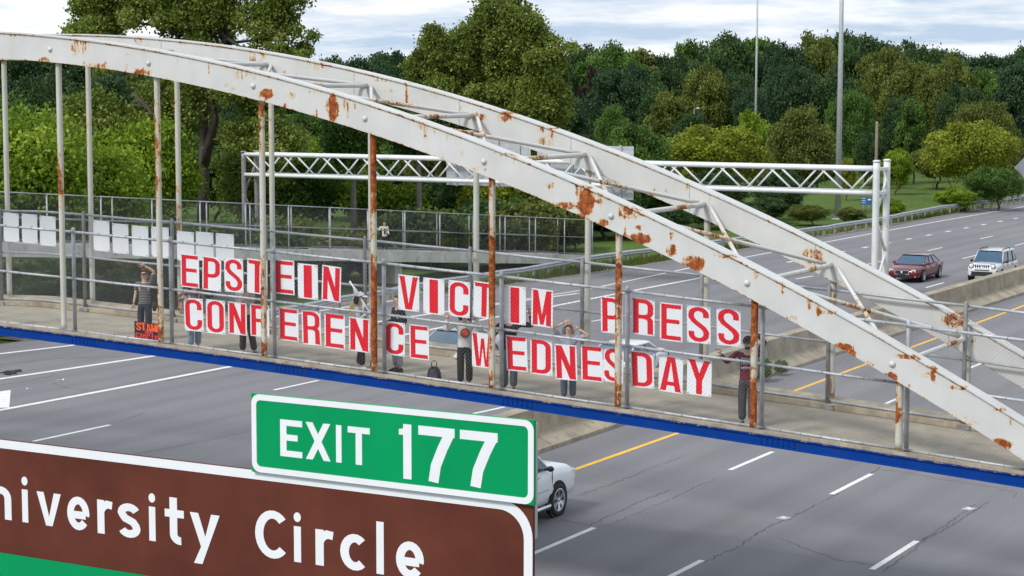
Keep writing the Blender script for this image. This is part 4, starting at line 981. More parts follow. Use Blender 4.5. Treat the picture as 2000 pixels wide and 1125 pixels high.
bb = MB(); bb.tube([(0, 0, 4.5), (-2.0, -.6, 6.6), (-3.6, -1.2, 8.6), (-4.3, -1.3, 9.2)], [.22, .19, .15, .07], 8); bb.tube([(-3.4, -1.1, 8.3), (-4.6, -1.2, 8.5)], [.12, .05], 6); bb.build('dead_limb', M_BARK, cot, True)
bb = MB(); bb.tube([(.2, 0, 4.5), (1.3, -.2, 7.6), (.9, -.2, 9.6), (1.0, 0, 14)], [.32, .27, .2, .1], 8); bb.build('fork', M_BARK, cot, True)
p = place(945, 136); tree('leafy_tree', 'tall green tree with pale branches behind the arch', 'tree', p, hgt(945, -8, 136), (6.5, 5), 140000, .22, L_COTTON, M_BARKG, 22, None, .26, .2, 200,
     lobes=[(-3.8, 0, 13.0, 2.8, 2.4, 3.2), (.9, 0, 14.8, 3.6, 2.6, 3.4), (4.8, 0, 12.6, 2.6, 2.2, 2.8), (-.8, 0, 10.6, 5.0, 3.4, 3.4), (4.4, 0, 9.0, 3.8, 3, 3.2), (-4.2, 0, 8.4, 3.2, 2.6, 3.0), (.6, 0, 6.6, 5.2, 3, 3.0), (2.0, 0, 11.6, 4.6, 3, 3.0), (-1.7, 0, 13.2, 3.3, 2.6, 2.8), (3.1, 0, 13.4, 3.0, 2.4, 2.8)], clr=(.2, .38), inner=.25, limbs=30)
p = place(690, 130); tree('grey_trunk_tree', 'slim tree with pale grey trunk behind the access ramp', 'tree', p, 10.6, (2.8, 2.6), 17000, .26, L_MID, M_BARKG, 23, 'slim trees behind the ramp', .2, .42, 34, clr=(.28, .45), inner=.2, limbs=12)
p = place(818, 132); tree('grey_trunk_tree', 'taller slim tree with twin grey trunks behind the ramp', 'tree', p, 11.2, (2.6, 2.6), 15000, .26, L_MID, M_BARKG, 24, 'slim trees behind the ramp', .22, .5, 30, clr=(.28, .45), inner=.2, limbs=12)
NB_ = [(60, 205, 96, (4.2, 3.2), 26000, L_BRIGHT, 31, 'bright lime green tree at the bridge landing'), (185, 250, 100, (3.2, 3), 18000, L_BRIGHT, 32, 'smaller lime green tree beneath the cottonwood'), (300, 225, 118, (3.6, 3), 20000, L_BRIGHT, 33, 'lime green tree behind the cottonwood trunk'), (-40, 170, 112, (4.2, 3.6), 22000, L_MID, 34, 'mid green tree at the bridge landing'), (195, 150, 124, (4.2, 3.6), 24000, L_COTTON, 35, 'dull green tree behind the lime green trees'),
       (580, 275, 136, (3.8, 3), 20000, L_MID, 36, 'mid green bushy tree behind the gantry leg'), (500, 225, 136, (3.6, 3), 20000, L_COTTON, 37, 'dull green tree beside the gantry leg'), (955, 318, 134, (2.9, 2.6), 14000, L_YELLOW, 38, 'pale yellow green shrub behind the ramp fence'), (1060, 340, 136, (3.0, 2.6), 16000, L_MID, 39, 'mid green shrub below the aluminium sign backs'), (1000, 380, 134, (3.0, 2.4), 14000, L_BRIGHT, 40, 'fresh green shrub beside the pale yellow green one'), (1180, 365, 138, (3.4, 2.6), 16000, L_MID, 41, 'mid green shrub behind the lower end of the ramp'), (1265, 400, 140, (2.6, 2.2), 12000, L_DARK, 42, 'dark shrub beyond the lower end of the ramp'), (740, 330, 134, (3.6, 3), 16000, L_BRIGHT, 43, 'fresh green shrub between the grey trunks'), (880, 345, 138, (3.2, 3), 15000, L_DARK, 44, 'dark shrub right of the grey trunks')]
for px, yt, D, cr_, n, mt, sd_, lb in NB_:
    p = place(px, D); tree('broadleaf_tree' if yt < 300 else 'shrub', lb, 'tree' if yt < 300 else 'shrub', p, hgt(px, yt, D, p.z), cr_, n, .25, mt, M_BARK, sd_, None, .16, .12, 36, clr=(.3, .5), inner=.3, limbs=8)
# undergrowth along the ramp: low copies of two shrubs
sh0 = tree('undergrowth_shrub', '', 'shrub', (0, 0, 0), 1.0, (.7, .7), 5000, .085, L_DARK, M_BARK, 51, None, .03, .02, 22, clr=(.3, .5), inner=.2, limbs=4)
first = True; rngu = random.Random(9)
for k in range(64):
    q = rngu.uniform(-3, 16); off = rngu.uniform(3.6, 10); b = RP(q, off)
    o = sh0 if first else copy_tree(sh0); first = False
    o.location = (b.x, b.y, terr(b.x, b.y)); h = rngu.uniform(1.8, 4.0); o.scale = (h * .95, h * .95, h); o.rotation_euler = (0, 0, rngu.uniform(0, 6))
    mt = rngu.choice([L_DARK, L_DARK, L_MID, L_OLIVE]); retint(o, mt)
    o['label'] = {'leaf_dark': 'dark green', 'leaf_mid': 'mid green', 'leaf_olive': 'olive'}[mt.name] + ' undergrowth shrub behind the access ramp'; o['group'] = 'undergrowth behind the ramp'; o['category'] = 'shrub'
for k in range(30):                                   # ivy and scrub below the ramp slab
    b = RP(-1.6 + k * .36, rngu.uniform(2.3, 4.6)); o = copy_tree(sh0); h = rngu.uniform(1.7, 2.8) * (1 - k * .02)
    o.location = (b.x, b.y, terr(b.x, b.y)); o.scale = (h * 1.1, h * 1.1, h); o.rotation_euler = (0, 0, rngu.uniform(0, 6)); retint(o, L_DARK)
    o['label'] = 'dark scrub growing under the access ramp slab'; o['group'] = 'scrub below the ramp'; o['category'] = 'shrub'
for px, py, h, lb in ((1512, 748, .75, 'weed clump growing at the foot of the median barrier'), (1545, 735, .5, 'smaller weed tuft at the foot of the median barrier')):
    b = onz(px, py, 0); o = copy_tree(sh0); o.location = (BX(b.y) + 1.15, b.y, 0); o.scale = (h, h, h * 1.3); retint(o, L_MID)
    o['label'] = lb; o['category'] = 'weed'; o['name'] = 'weed'; o.name = 'weed_clump'
    if 'group' in o: del o['group']
# rough grass along the verge
rg = np.random.default_rng(4); Gp = path_pts(gp, .02); n = 42000; idx = rg.integers(0, min(len(Gp), 7500), n)
base = np.array([(g.x, g.y) for g in Gp])[idx]; offn = rg.normal(-.55, .75, n)
nrm_ = np.array([-0.998, -.04]); bx = base[:, 0] - offn * 1.0 - .1; by = base[:, 1] + rg.normal(0, .5, n)
edge = np.interp(by, [e[1] for e in far_edge], [e[0] for e in far_edge]); keep = bx < edge - .25; bx, by = bx[keep], by[keep]; n = len(bx)
hh = rg.uniform(.08, .42, n) ; an = rg.uniform(0, 6.28, n); wd = rg.uniform(.02, .05, n)
V = np.empty((n, 3, 3)); V[:, 0] = np.stack([bx - np.cos(an) * wd, by - np.sin(an) * wd, np.full(n, -.05)], 1); V[:, 1] = np.stack([bx + np.cos(an) * wd, by + np.sin(an) * wd, np.full(n, -.05)], 1); V[:, 2] = np.stack([bx + rg.normal(0, .08, n), by + rg.normal(0, .08, n), hh], 1)
me = bpy.data.meshes.new('grass'); me.vertices.add(3 * n); me.loops.add(3 * n); me.polygons.add(n); me.vertices.foreach_set('co', V.reshape(-1).astype(np.float32)); me.loops.foreach_set('vertex_index', np.arange(3 * n, dtype=np.int32)); me.polygons.foreach_set('loop_start', np.arange(0, 3 * n, 3, dtype=np.int32)); me.update(calc_edges=True)
me.materials.append(M_BLADE); tag(link(bpy.data.objects.new('grass', me)), 'rough grass along the guard rail verge', 'grass', None, 'stuff')

# ------------------------------------------------------------------ vehicles
def paint(name, c, metal=.25, rough=.28):
    b = NB(name); b.col(c); b.set(rough, metal, .5); b.p.inputs['Coat Weight'].default_value = .6; b.p.inputs['Coat Roughness'].default_value = .08; return b.m
def interp(T, x):
    for (a, *A), (b, *B) in zip(T[:-1], T[1:]):
        if a <= x <= b:
            k = (x - a) / (b - a); k = k * k * (3 - 2 * k) * .5 + k * .5
            return [p + (q - p) * k for p, q in zip(A, B)]
    return list(T[-1][1:]) if x > T[-1][0] else list(T[0][1:])
def car(name, label, cat, loc, rz, pm, spec):
    """spec: L, W, H, body table [(x, top z, half width factor, bottom z)], glasshouse, wheels"""
    o = thing(name, label, cat, loc, rz); L, W, H = spec['L'], spec['W'], spec['H']; hw = W / 2; T = spec['body']
    n = 44; rings = []
    for i in range(n + 1):
        x = -L / 2 + L * i / n; zt_, wf, zb_ = interp(T, x); w_ = hw * wf; d = zt_ - zb_
        half = [(0, zb_), (w_ * .82, zb_), (w_ * .965, zb_ + d * .10), (w_, zb_ + d * .36), (w_ * .995, zb_ + d * .58), (w_ * .975, zb_ + d * .78), (w_ * .93, zb_ + d * .93), (w_ * .82, zt_), (w_ * .45, zt_ + .022), (0, zt_ + .03)]
        rings.append([(x, y_, z_) for y_, z_ in half] + [(x, -y_, z_) for y_, z_ in half[-2:0:-1]])
    body = MB().loft(rings).build('body', pm, o, True)
    # glasshouse: belt ring and roof ring
    g = spec['glass']; zbelt = g['belt']; zr_ = H
    bf, bb_, rf, rb = g['bf'], g['bb'], g['rf'], g['rb']; wb_, wr_ = hw * g['wb'], hw * g['wr']
    def P(u, v, s):                                        # u 0 rear..1 front, v 0 belt..1 roof, s side
        x0, x1 = bb_ + (rb - bb_) * v, bf + (rf - bf) * v; w0 = wb_ + (wr_ - wb_) * max(0, v) ** 1.2
        x = x0 + (x1 - x0) * u; zz = zbelt + (zr_ - .035 - zbelt) * v
        e = (2 * u - 1); return Vector((x, s * w0 * (1 - .06 * e ** 4), zz))
    for s in (-1, 1):                                      # side windows, one per door
        cuts = g['cuts']
        for a, b in zip(cuts[:-1], cuts[1:]):
            q = [P(a + .012, .06, s), P(b - .012, .06, s), P(b - .012, .9, s), P(a + .012, .9, s)]
            MB().add(q, [(0, 1, 2, 3)]).build('side_window', M_GLASS, o)
        pil = [(c, .045) for c in cuts]
        for c, r_ in pil: MB().tube([P(c, -.02, s) + Vector((0, s * .004, 0)), P(c, .97, s) + Vector((0, s * .004, 0))], r_ * .75, 6).build('pillar', pm if c in (cuts[0], cuts[-1]) else M_DARK, o, True)
        MB().tube([P(u / 8, .95, s) for u in range(9)], .04, 6).build('roof_rail_trim', pm, o, True)
    def bow(u, v, k):                                      # front or rear screen grid
        a, b = P(u, v, -1), P(u, v, 1); r = []
        for j in range(9):
            t = j / 8; p = a.lerp(b, t); p.x += k * (1 - (2 * t - 1) ** 2); r.append(p)
        return r
    for u, k, nm in ((1, .10, 'windscreen'), (0, -.08, 'rear_window')):
        MB().loft([bow(u, v, k) for v in (0, .33, .66, .94)], cap=False, closed=False).build(nm, M_GLASS, o, True)
        MB().tube(bow(u, 0, k), .03, 5).build('screen_trim', M_DARK, o, True)
    xs_ = [i / 12 for i in range(13)]; top = []; bot = []
    for u in xs_:
        a, b = P(u, .93, -1), P(u, .93, 1); e = abs(2 * u - 1) ** 3
        r = []
        for j in range(11):
            t = j / 10; p = a.lerp(b, t); q = 1 - (2 * t - 1) ** 4; p.z = zbelt + (zr_ - zbelt) * .93 + (zr_ - zbelt) * .07 * q * (1 - .55 * e) + .012; p.x += (.09 if u > .5 else -.07) * (1 - (2 * t - 1) ** 2) * (abs(2 * u - 1)); r.append(p)
        top.append(r)
    MB().loft(top, cap=False, closed=False).build('roof', pm, o, True)
    # cabin floor so that glass is not see-through
    # wheels
    r = spec['wr']
    for xw in spec['axles']:
        for s in (-1, 1):
            yo = s * (hw - .02)
            MB().lathe([(0, r * 1.17), (s * .028, r * 1.17), (s * .03, r * 1.05)], (xw, s * (hw - .035), r * 1.02), 'y', 24).build('wheel_arch', M_DARK if spec.get('flare') else M_BLACK, o)
            ty = MB().lathe([(-s * .2, r * .7), (-s * .2, r * .95), (-s * .16, r), (-s * .03, r), (s * .012, r * .95), (s * .018, r * .72), (0, r * .7)], (xw, yo + s * .03, r), 'y', 24).build('tyre', M_BLACK, o, True)
            rim = MB().lathe([(0, r * .72), (s * .012, r * .71), (s * .0, r * .62), (-s * .03, r * .5), (-s * .01, r * .16), (s * .012, r * .1)], (xw, yo + s * .04, r), 'y', 20).build('rim', M_RIM, ty, True)
            for k in range(6):
                a = k * math.pi / 3; c = Vector((xw + math.cos(a) * r * .42, yo + s * .038, r + math.sin(a) * r * .42)); t = Vector((-math.sin(a), 0, math.cos(a))); rr = Vector((math.cos(a), 0, math.sin(a)))
                q = [c - rr * r * .16 - t * r * .03, c + rr * r * .17 - t * r * .13, c + rr * r * .17 + t * r * .13, c - rr * r * .16 + t * r * .03]
                MB().add(q + [x + Vector((0, s * .003, 0)) for x in q], [(0, 1, 2, 3), (4, 5, 6, 7), (0, 1, 5, 4), (1, 2, 6, 5), (2, 3, 7, 6), (3, 0, 4, 7)]).build('rim_opening', M_BLACK, ty)
    # mirrors, handles, door gaps
    xm = bf - .28 if spec.get('suv') else bf - .42
    for s in (-1, 1):
        MB().ball((xm, s * (hw + .07), zbelt + .06), .1, 10, 6, (.75, 1.0, .75)).build('mirror', spec.get('mirror', pm), o, True)
        MB().tube([(xm, s * (hw - .1), zbelt + .02), (xm, s * (hw + .02), zbelt + .05)], .03, 5).build('mirror_arm', M_DARK, o)
        for x in spec['doors']: MB().cbox((x, s * (hw * .985), (zbelt + .38) / 2 + .1), (.012, .02, zbelt - .5)).build('door_gap', M_DARK, o)
        for x in spec['handles']: MB().cbox((x, s * (hw * .99), zbelt - .11), (.17, .03, .028)).build('door_handle', spec.get('handle', pm), o)
        MB().cbox((0, s * hw * .985, .30), (L * .44, .03, .07)).build('sill', M_DARK, o)
    xf = L / 2
    for nm, c, d, m in spec['front']:
        MB().cbox((xf + c[0], c[1], c[2]), d).build(nm, m, o)
        if abs(c[1]) > .05: MB().cbox((xf + c[0], -c[1], c[2]), d).build(nm, m, o)
    for s in (-1, 1): MB().cbox((-xf + .1, s * hw * .74, zbelt - .14), (.1, .26, .14)).build('tail_lamp', M_TAIL, o)
    if spec.get('extra'): spec['extra'](o, spec, hw, xf)
    return o
SEDAN = dict(L=4.86, W=1.86, H=1.41, wr=.335, axles=(-1.42, 1.44), doors=(-.95, .08, 1.02), handles=(-.72, .28),
    body=[(-2.43, .80, .74, .36), (-2.36, .92, .86, .28), (-2.1, 1.0, .95, .24), (-1.3, .985, 1, .22), (0, .93, 1, .2), (.95, .92, 1, .2), (1.5, .87, .985, .22), (2.0, .80, .95, .23), (2.3, .73, .87, .25), (2.43, .62, .74, .32)],
    glass=dict(belt=.92, bf=1.18, bb=-1.85, rf=.28, rb=-.95, wb=.93, wr=.72, cuts=(.05, .42, .74, .98)),
    front=[('grille', (.005, 0, .58), (.06, .82, .26), M_CHROME), ('grille_mesh', (.03, 0, .58), (.03, .72, .18), M_DARK), ('headlamp', (-.16, .62, .64), (.2, .24, .19), M_LAMP), ('bumper_intake', (-.0, 0, .33), (.06, 1.1, .1), M_DARK), ('number_plate', (.045, 0, .42), (.02, .4, .13), M_DARK), ('fog_lamp', (-.09, .62, .36), (.1, .26, .06), M_LAMP)])
red = car('red_sedan', 'dark red sedan with chrome grille in the far carriageway', 'car', (-34.4, 106.9, 0), R(-90), paint('paint_red', (.16, .006, .012)), SEDAN)
def emb(o, x, z, mat): MB().prism([(-.06, .05), (0, -.07), (.06, .05), (0, .07)], lambda u, v, w_: (x + w_, u, z + v), .012).build('emblem', mat, o)
emb(red, 2.48, .58, M_SWHITE)
M_PWHITE = paint('paint_white', (.78, .79, .8), 0, .3)
white_sedan = dict(SEDAN); white_sedan['front'] = [f for f in SEDAN['front'] if f[0] != 'number_plate']
car('silver_car', 'pale silver car seen through the fence beside the woman in the white sweater', 'car', (-39.15, 65.0, 0), R(-90), paint('paint_silver', (.62, .64, .66), .4), dict(white_sedan))
car('white_car', 'white sedan seen through the fence behind the NES letters', 'car', (-31.8, 64.6, 0), R(-90), M_PWHITE, dict(white_sedan))
def suv_x(o, s, hw, xf):
    for sd_ in (-1, 1):
        MB().tube([(-1.1, sd_ * hw * .7, s['H'] + .0), (-1.0, sd_ * hw * .7, s['H'] + .07), (.25, sd_ * hw * .7, s['H'] + .07), (.4, sd_ * hw * .7, s['H'])], .028, 6).build('roof_rack', M_DARK, o, True)
    if s.get('slots'):
        for k in range(7): MB().cbox((xf + .012, -.36 + k * .12, .93), (.03, .065, .16)).build('grille_slot', M_DARK, o)
        for sd_ in (-1, 1):
            MB().lathe([(0, .125), (.05, .12), (.06, .05)], (xf - .03, sd_ * .6, .93), 'x', 16).build('headlamp', M_LAMP, o, True)
            MB().lathe([(0, .15), (.035, .148)], (xf - .035, sd_ * .6, .93), 'x', 16).build('headlamp_ring', M_DARK, o)
            MB().lathe([(0, .07), (.05, .06)], (xf - .01, sd_ * .66, .5), 'x', 12).build('fog_lamp', M_LAMP, o)
JEEP = dict(L=4.24, W=1.81, H=1.69, wr=.35, axles=(-1.3, 1.27), doors=(-.85, .15, 1.05), handles=(-.6, .4), suv=1, slots=1, flare=1, mirror=M_DARK, extra=suv_x,
    body=[(-2.12, .98, .88, .42), (-2.05, 1.04, .95, .34), (-1.2, 1.06, 1, .3), (0, 1.05, 1, .28), (.95, 1.06, 1, .28), (1.5, 1.05, .985, .3), (1.95, 1.0, .93, .34), (2.06, .93, .9, .36), (2.12, .78, .86, .40)],
    glass=dict(belt=1.05, bf=1.0, bb=-1.98, rf=.5, rb=-1.78, wb=.93, wr=.79, cuts=(.06, .32, .66, .985)),
    front=[('lower_grille', (.0, 0, .5), (.07, 1.16, .26), M_DARK), ('bumper_slit', (.02, 0, .72), (.03, .8, .04), M_DARK), ('skid_plate', (.03, 0, .36), (.03, .7, .05), M_GALV), ('indicator', (-.08, .78, .68), (.1, .1, .06), M_DARK)])
car('compact_suv', 'boxy silver white compact SUV with slotted grille beside the median barrier', 'car', (-30.55, 108.6, 0), R(-90), paint('paint_silverwhite', (.68, .69, .71), .15), JEEP)
YUK = dict(L=5.2, W=2.05, H=1.93, wr=.42, axles=(-1.5, 1.5), doors=(-1.0, .2, 1.2), handles=(-.75, .45), suv=1, mirror=M_DARK, extra=suv_x, handle=M_CHROME,
    body=[(-2.6, 1.15, .9, .5), (-2.5, 1.25, .96, .4), (-1.2, 1.25, 1, .36), (0, 1.25, 1, .34), (1.1, 1.25, 1, .34), (1.6, 1.25, .99, .36), (2.25, 1.2, .97, .38), (2.5, 1.12, .93, .4), (2.6, .85, .88, .45)],
    glass=dict(belt=1.25, bf=1.22, bb=-2.45, rf=.5, rb=-2.2, wb=.93, wr=.77, cuts=(.05, .3, .62, .985)),
    front=[('grille', (.0, 0, .85), (.05, 1.1, .36), M_CHROME), ('headlamp', (-.14, .78, .92), (.24, .3, .24), M_LAMP), ('bumper_intake', (0, 0, .52), (.06, 1.3, .14), M_DARK)])
suv = car('white_suv', 'large white SUV half hidden behind the exit sign', 'car', (-24.05, 41.75, 0), R(90), M_PWHITE, YUK)
for s in (-1, 1):
    MB().tube([(-1.0, s * 1.04, .4), (-.9, s * 1.1, .38), (.9, s * 1.1, .38), (1.0, s * 1.04, .4)], .05, 6).build('running_board', M_CHROME, suv, True)
    MB().cbox((.1, s * 1.027, .78), (1.8, .012, .03)).build('door_moulding', M_CHROME, suv)

# ------------------------------------------------------------------ people
SKIN = plain('skin', (.52, .31, .22), .6, var=.06); SKIN2 = plain('skin_fair', (.6, .38, .29), .6, var=.06)
def skin_mesh(name, pts, edges, rad, mat, parent, root=0, sub=2):
    me = bpy.data.meshes.new(name); me.from_pydata([tuple(p) for p in pts], edges, []); o = bpy.data.objects.new(name, me); link(o)
    m = o.modifiers.new('s', 'SKIN'); m.use_smooth_shade = True; m.branch_smoothing = .3
    if not me.skin_vertices: bpy.context.view_layer.update()
    for i, v in enumerate(me.skin_vertices[0].data):
        r = rad[i]; v.radius = r if hasattr(r, '__len__') else (r, r); v.use_root = (i == root)
    q = o.modifiers.new('u', 'SUBSURF'); q.levels = sub; q.render_levels = sub
    dg = bpy.context.evaluated_depsgraph_get(); ev_ = o.evaluated_get(dg); nm = bpy.data.meshes.new_from_object(ev_)
    bpy.data.objects.remove(o); bpy.data.meshes.remove(me)
    nm.materials.clear(); nm.materials.append(mat); nm.name = name
    nm.polygons.foreach_set('use_smooth', [True] * len(nm.polygons))
    o = bpy.data.objects.new(name, nm); link(o); o.parent = parent; return o
def on_deck(px, py):
    z = ZDK(-20)
    for _ in range(12):
        p = onz(px, py, z); z = ZDK(p.x) + .015
    if p.y < YFN + .34: p = ony(px, py, YFN + .34); p.z = ZDK(p.x) + .015
    return p
def bend(a, b, l1, l2, hint):
    """elbow between shoulder a and hand b"""
    d = b - a; L = min(d.length, (l1 + l2) * .995); d = d.normalized(); k = (l1 * l1 - l2 * l2 + L * L) / (2 * L); h = math.sqrt(max(0, l1 * l1 - k * k))
    n = (hint - d * hint.dot(d)); n = n.normalized() if n.length > 1e-4 else Vector((0, 0, -1))
    return a + d * k + n * h, a + d * L
def hand_parts(mb, w_, d, side, r=.0085):
    """five bent fingers rooted in the palm at wrist w_, pointing along d; side = thumb side"""
    d = d.normalized(); t = (side - d * side.dot(d)).normalized(); nrm = d.cross(t)
    palm = w_ + d * .05
    mb.ball(w_ + d * .045, .045, 8, 6, (.9, .9, .9))
    for k, ln in enumerate((.075, .085, .08, .062)):
        b = w_ + d * .07 + t * (.03 - k * .02); m = b + d * ln * .55 + t * (.008 - k * .006); e = m + d * ln * .42 + nrm * .014
        mb.tube([b, m, e], [r * 1.15, r, r * .75], 5)
    b = w_ + d * .03 + t * .035; mb.tube([b, b + (t * .7 + d * .5) * .045, b + (t * .5 + d * .9) * .08], [r * 1.3, r * 1.1, r * .8], 5)
def person(label, foot, face, H, top_m, leg_m, hair_m, shoe_m, arms, skin=SKIN, hair='short', cap=None, stance=.095, stride=0.0, long_sleeve=True, bulk=1.0, skirt=None, extra=None, look=None, glasses=False):
    """face: heading (radians, 0 = towards the camera side -Y); arms: {'l': hand offset, 'r': ...} in body axes (right, front, up as fractions of H)"""
    o = thing('person', label, 'person', foot, face); k = H / 1.72
    V = lambda x, y, z: Vector((x, y, z)) * k                 # local: x to the viewer's right, -y is forward
    hip = V(0, 0, .93); che = V(0, -.005, 1.24); nk = V(0, 0, 1.45); hd = V(0, -.015, 1.585)
    shL, shR = V(-.175 * bulk, 0, 1.405), V(.175 * bulk, 0, 1.405); hpL, hpR = V(-.095, 0, .90), V(.095, 0, .90)
    ftL, ftR = V(-stance, -stride * .5, .07), V(stance, stride * .5, .07); knL = hpL.lerp(ftL, .52) + V(0, -.035, 0); knR = hpR.lerp(ftR, .52) + V(0, -.035, 0)
    A = {}
    for s, sh, sg in (('l', shL, -1), ('r', shR, 1)):
        hnd, hint = arms[s]; tgt = V(*hnd); el, hn = bend(sh, tgt, .285 * k, .255 * k, Vector(hint)); A[s] = (sh, el, hn)
    R_ = lambda *a: tuple(x * k for x in a)
    # body: one continuous skin from pelvis to head, hands and feet
    pts = [hip, che, nk, hd, V(0, -.012, 1.665)]; ed = [(0, 1), (1, 2), (2, 3), (3, 4)]; ra = [R_(.135 * bulk, .095), R_(.14 * bulk, .1), R_(.055, .055), R_(.084, .096), R_(.066, .078)]
    for s in 'lr':
        sh, el, hn = A[s]; i = len(pts); pts += [sh, el, hn]; ed += [(1, i), (i, i + 1), (i + 1, i + 2)]; ra += [R_(.05, .05), R_(.038, .038), R_(.026, .026)]
    for hp, kn, ft in ((hpL, knL, ftL), (hpR, knR, ftR)):
        i = len(pts); pts += [hp, kn, ft]; ed += [(0, i), (i, i + 1), (i + 1, i + 2)]; ra += [R_(.075, .075), R_(.052, .052), R_(.036, .036)]
    body = skin_mesh('body', pts, ed, ra, skin, o)
    # head details
    mb = MB(); fy = hd.y - .088 * k
    mb.add([V(-.014, 0, 1.575) + Vector((0, fy + .004, 0)), V(.014, 0, 1.575) + Vector((0, fy + .004, 0)), V(0, -.026, 1.57) + Vector((0, fy, 0)), V(0, .002, 1.615) + Vector((0, fy, 0))], [(0, 2, 3), (2, 1, 3), (0, 1, 2)])
    for s in (-1, 1): mb.ball(V(s * .08, 0, 1.585), .024 * k, 6, 5, (.45, .8, 1.2))
    mb.build('nose_and_ears', skin, o, True)['kind'] = 'stuff'
    mb = MB()
    if glasses: mb.tube([V(-.075, .0, 1.605) + Vector((0, fy + .03, 0)), V(-.04, -.004, 1.6) + Vector((0, fy, 0)), V(.04, -.004, 1.6) + Vector((0, fy, 0)), V(.075, 0, 1.605) + Vector((0, fy + .03, 0))], .018 * k, 6)
    else:
        for s in (-1, 1): mb.ball(V(s * .032, .004, 1.6) + Vector((0, fy, 0)), .011 * k, 6, 5)
    mb.build('sunglasses' if glasses else 'eyes', M_DARK, o, True)['kind'] = 'stuff'
    MB().tube([V(-.026, .008, 1.535) + Vector((0, fy, 0)), V(0, .0, 1.532) + Vector((0, fy, 0)), V(.026, .008, 1.535) + Vector((0, fy, 0))], .007 * k, 5).build('mouth', plain('lips', (.35, .12, .1), .6), o, True)
    mb = MB()
    for s, sg in (('l', -1), ('r', 1)):
        sh, el, hn = A[s]; hand_parts(mb, hn, hn - el, Vector((-sg, -.3, .2)))
    mb.build('hands', skin, o, True)['kind'] = 'stuff'
    # clothes
    p = [V(0, 0, .79), V(0, 0, .96), V(0, -.005, 1.24), V(0, 0, 1.40)]; e = [(0, 1), (1, 2), (2, 3)]; r = [R_(.165 * bulk, .125), R_(.155 * bulk, .115), R_(.165 * bulk, .12), R_(.11 * bulk, .085)]
    for s in 'lr':
        sh, el, hn = A[s]; i = len(p); w_ = el.lerp(hn, .9) if long_sleeve else None
        p += [sh, sh.lerp(el, .8)]; e += [(2, i), (i, i + 1)]; r += [R_(.07, .07), R_(.062, .062)]
        if w_: p += [el, w_]; e += [(i + 1, i + 2), (i + 2, i + 3)]; r += [R_(.055, .055), R_(.045, .045)]
    sh_ = skin_mesh('top', p, e, r, top_m, o)
    p = [V(0, 0, 1.02), V(0, 0, .87)]; e = [(0, 1)]; r = [R_(.15 * bulk, .115), R_(.155 * bulk, .12)]
    for hp, kn, ft in ((hpL, knL, ftL), (hpR, knR, ftR)):
        i = len(p); p += [hp.lerp(kn, .12), kn, kn.lerp(ft, .9)]; e += [(1, i), (i, i + 1), (i + 1, i + 2)]; r += [R_(.108, .108), R_(.086, .086), R_(.074, .078)]
    skin_mesh('trousers', p, e, r, leg_m, o, root=1)
    for ft in (ftL, ftR):
        c = Vector((ft.x, ft.y - .06 * k, 0)); rings = []
        for t, wd, ht in ((-.13, .02, .03), (-.11, .04, .055), (-.04, .048, .075), (.05, .042, .1), (.1, .036, .1), (.125, .015, .07)):
            rings.append([(c.x + wd * k * math.cos(a), c.y + t * k, max(0.001, (math.sin(a) * .5 + .5) * ht * k)) for a in [j * math.pi / 5 for j in range(10)]])
        MB().loft(rings).build('shoe', shoe_m, o, True)
    # hair
    mb = MB(); c = hd + V(0, .018, .022)
    def cap_shell(zmin, rs, front=.85):
        rings = []
        for i in range(7):
            rr_ = []
            for a in [j * math.pi / 7 for j in range(14)]:
                fr_ = max(0, -math.sin(a)) ** .7; ph = (i / 6) * (zmin + (front - zmin) * fr_)
                rr_.append(c + Vector((math.sin(ph) * math.cos(a) * rs[0], math.sin(ph) * math.sin(a) * rs[1], math.cos(ph) * rs[2])) * k)
            rings.append(rr_)
        return rings
    if hair != 'none':
        mb.loft(cap_shell(1.85, (.1, .117, .12)), cap=False)
        if hair in ('long', 'mid'):
            ln = {'long': .26, 'mid': .14}[hair]
            for a in (-80, -45, -15, 15, 45, 80):
                d = Vector((math.sin(R(a)), math.cos(R(a)), 0)); b = c + d * .075 * k
                mb.tube([b + V(0, 0, .03), b + d * .03 * k + V(0, 0, -ln * .5), b + d * .035 * k + V(0, .0, -ln)], [.045 * k, .048 * k, .022 * k], 7)
        mb.build('hair', hair_m, o, True)
    if cap:
        c = c + V(0, -.004, .012); MB().loft(cap_shell(1.5, (.108, .122, .125), 1.15), cap=False).build('cap', cap, o, True)
        f = [c + V(-.075, -.09, .03), c + V(-.06, -.17, .005), c + V(0, -.2, 0), c + V(.06, -.17, .005), c + V(.075, -.09, .03)]
        MB().add(f + [x + V(0, 0, .012) for x in f], [(4, 3, 2, 1, 0), (5, 6, 7, 8, 9)] + [(i, i + 1, i + 6, i + 5) for i in range(4)]).build('cap_brim', cap, o)
    if skirt: MB().loft([[V(math.cos(a) * w0, math.sin(a) * w0 * .8, z0) for a in [j * math.pi / 8 for j in range(16)]] for z0, w0 in ((1.0, .16), (.8, .2), (.55, .24), (.42, .25))], cap=False).build('coat_skirt', skirt, o, True)
    if extra: extra(o, k, V, A)
    return o
def cloth(name, c, var=.12): return plain(name, c, .9, var=var, scale=9)
def striped():
    b = NB('striped_shirt'); v = b.coord('Object'); w_ = b.n('ShaderNodeTexWave', wave_type='BANDS', bands_direction='Z'); b.l(v, w_.inputs['Vector']); w_.inputs['Scale'].default_value = 8.5; w_.inputs['Distortion'].default_value = .5
    b.col(b.ramp(w_.outputs['Fac'], [(.66, (.02, .02, .025)), (.82, (.36, .36, .35))])); b.set(.9); return b.m
C_JEAN, C_DARKJ, C_LJEAN = cloth('denim', (.07, .1, .16)), cloth('dark_denim', (.03, .035, .055)), cloth('pale_denim', (.2, .27, .34))
